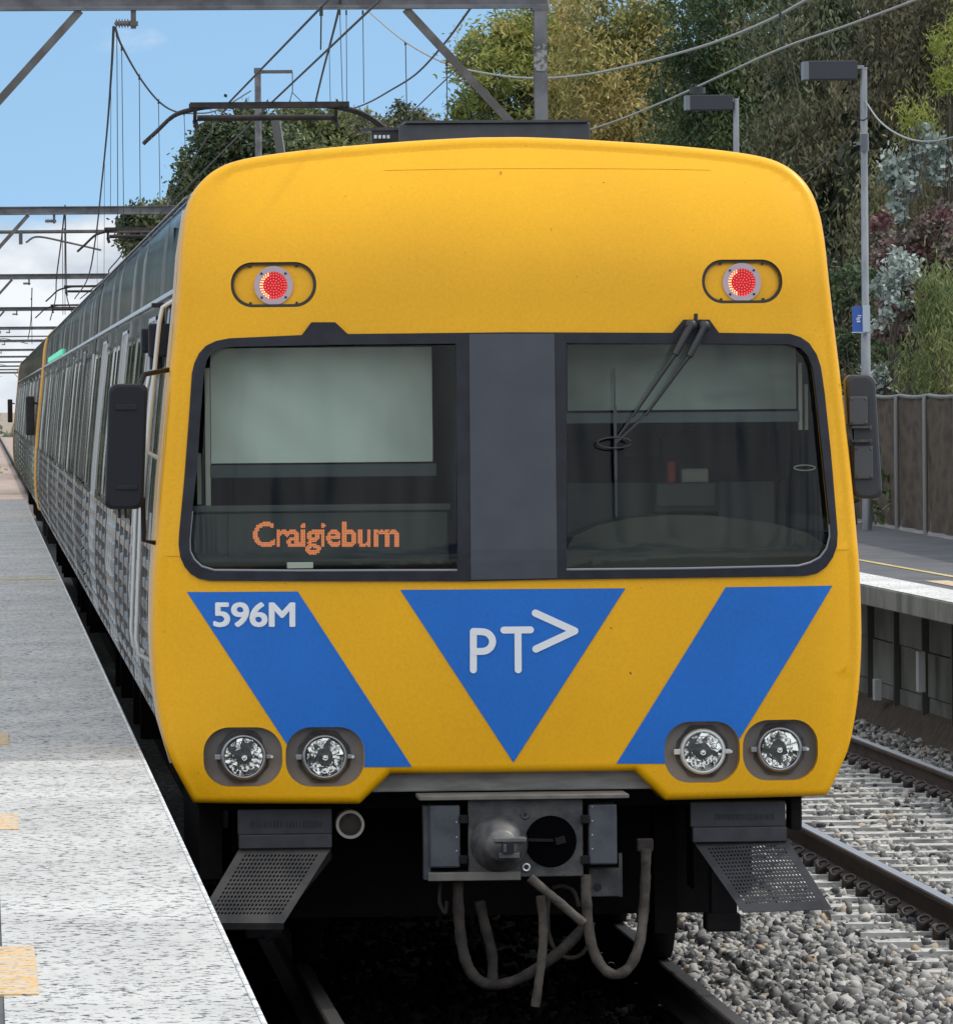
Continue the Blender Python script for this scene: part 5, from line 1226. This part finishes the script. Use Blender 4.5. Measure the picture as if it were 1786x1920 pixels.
# pines and trees beyond the train
G2 = 'trees beyond the far end of the train'
tree('dark dense conifer behind the left end of the nearest pantograph', at(420, 600, 190).x, 190, 9,
     [pb(430, 280, 190, 60), pb(380, 320, 190, 45), pb(360, 370, 190, 40), pb(470, 240, 190, 40), pb(420, 400, 190, 90), pb(520, 300, 190, 70), pb(400, 260, 190, 30)], 26000, .20, .10, .2, PINE, 21, group=G2, spread=.26, shell=.7, ncl=650)
tree('rounded mid green pine behind the pantograph arm', at(600, 600, 205).x, 205, 9,
     [pb(560, 245, 205, 60, 40), pb(640, 250, 205, 60, 45), pb(600, 300, 205, 90), pb(690, 270, 205, 50)], 20000, .20, .11, .2, leafmat('pine_light', ramp([(0.065, 0.099, 0.043), (0.131, 0.162, 0.065), (0.261, 0.283, 0.120)])), 22, group=G2, spread=.24, shell=.7, ncl=450)
tree('loose grey green tree left of the roof unit', at(770, 600, 180).x, 180, 9,
     [pb(770, 225, 180, 34, 26), pb(730, 250, 180, 40, 28), pb(810, 250, 180, 40, 30), pb(770, 290, 180, 80), pb(680, 230, 182, 24, 16), pb(750, 205, 180, 14, 10)], 13000, .15, .06, .3, GREYG, 23, group=G2, spread=.22, ncl=400)
tree('small far conifer just above the roof line at the left', at(280, 600, 270).x, 270, 9,
     [pb(270, 415, 270, 42, 26), pb(310, 400, 270, 40, 18), pb(260, 450, 270, 30), pb(330, 440, 270, 60)], 12000, .26, .14, .2, PINE, 24, group=G2, spread=.32, shell=.7, ncl=350)
for i, (x, y) in enumerate(((-6.6, 125), (-6.0, 165), (-5.1, 205), (-5.2, 255), (-5.7, 310))):
    tree(['broad tree left of the line past the platform end', 'second tree left of the line past the platform end', 'third tree left of the line past the platform end', 'fourth tree left of the line past the platform end', 'fifth tree left of the line past the platform end'][i], x, y, 9, [(x, y, 1.6, 2.6, 9, 2.6), (x+.4, y+3, 5.0, 2.6, 9, 2.6), (x-.2, y-5, 8.0, 2.4, 8, 2.0)], 20000, .55, .30, .3, [DARKG, GREYG, DARKG, GREYG, DARKG][i], 50+i, group='trees left of the line', spread=.4, base=-.6)
# far horizon growth, grass and shrubs past the platform
rs = random.Random(8)
bl_ = [(rs.uniform(-60, 90), rs.uniform(640, 700), rs.uniform(-1.5, 0), 6, 5, rs.uniform(.8, 1.8)) for _ in range(70)]
o, _c = leaves('distant_woodland', bl_, 12000, .9, .6, .2, leafmat('distant_leaves', ramp([(0.105, 0.135, 0.090), (0.195, 0.225, 0.165), (0.300, 0.315, 0.240)])), 60, None, spread=.8); tag(o, 'low hazy woodland along the horizon at the end of the line', 'woodland', kind='stuff')
bl_ = [(rs.uniform(-3.2, -1.9), rs.uniform(230, 380), -.55, .5, 1.5, .25) for _ in range(40)]
o, _c = leaves('trackside_weeds', bl_, 5000, .25, .08, .1, LIME, 61, None, spread=.3); tag(o, 'pale weeds and grass beside the line beyond the platform', 'weeds', kind='stuff')
bl_ = [(rs.uniform(8.9, 12), rs.uniform(52, 130), 1.0, 1.6, 3, 1.4) for _ in range(60)]
o, _c = leaves('undergrowth', bl_, 26000, .20, .07, .4, DARKG, 62, None, spread=.5); tag(o, 'tangled dark undergrowth at the foot of the trees behind the fence', 'undergrowth', kind='stuff')
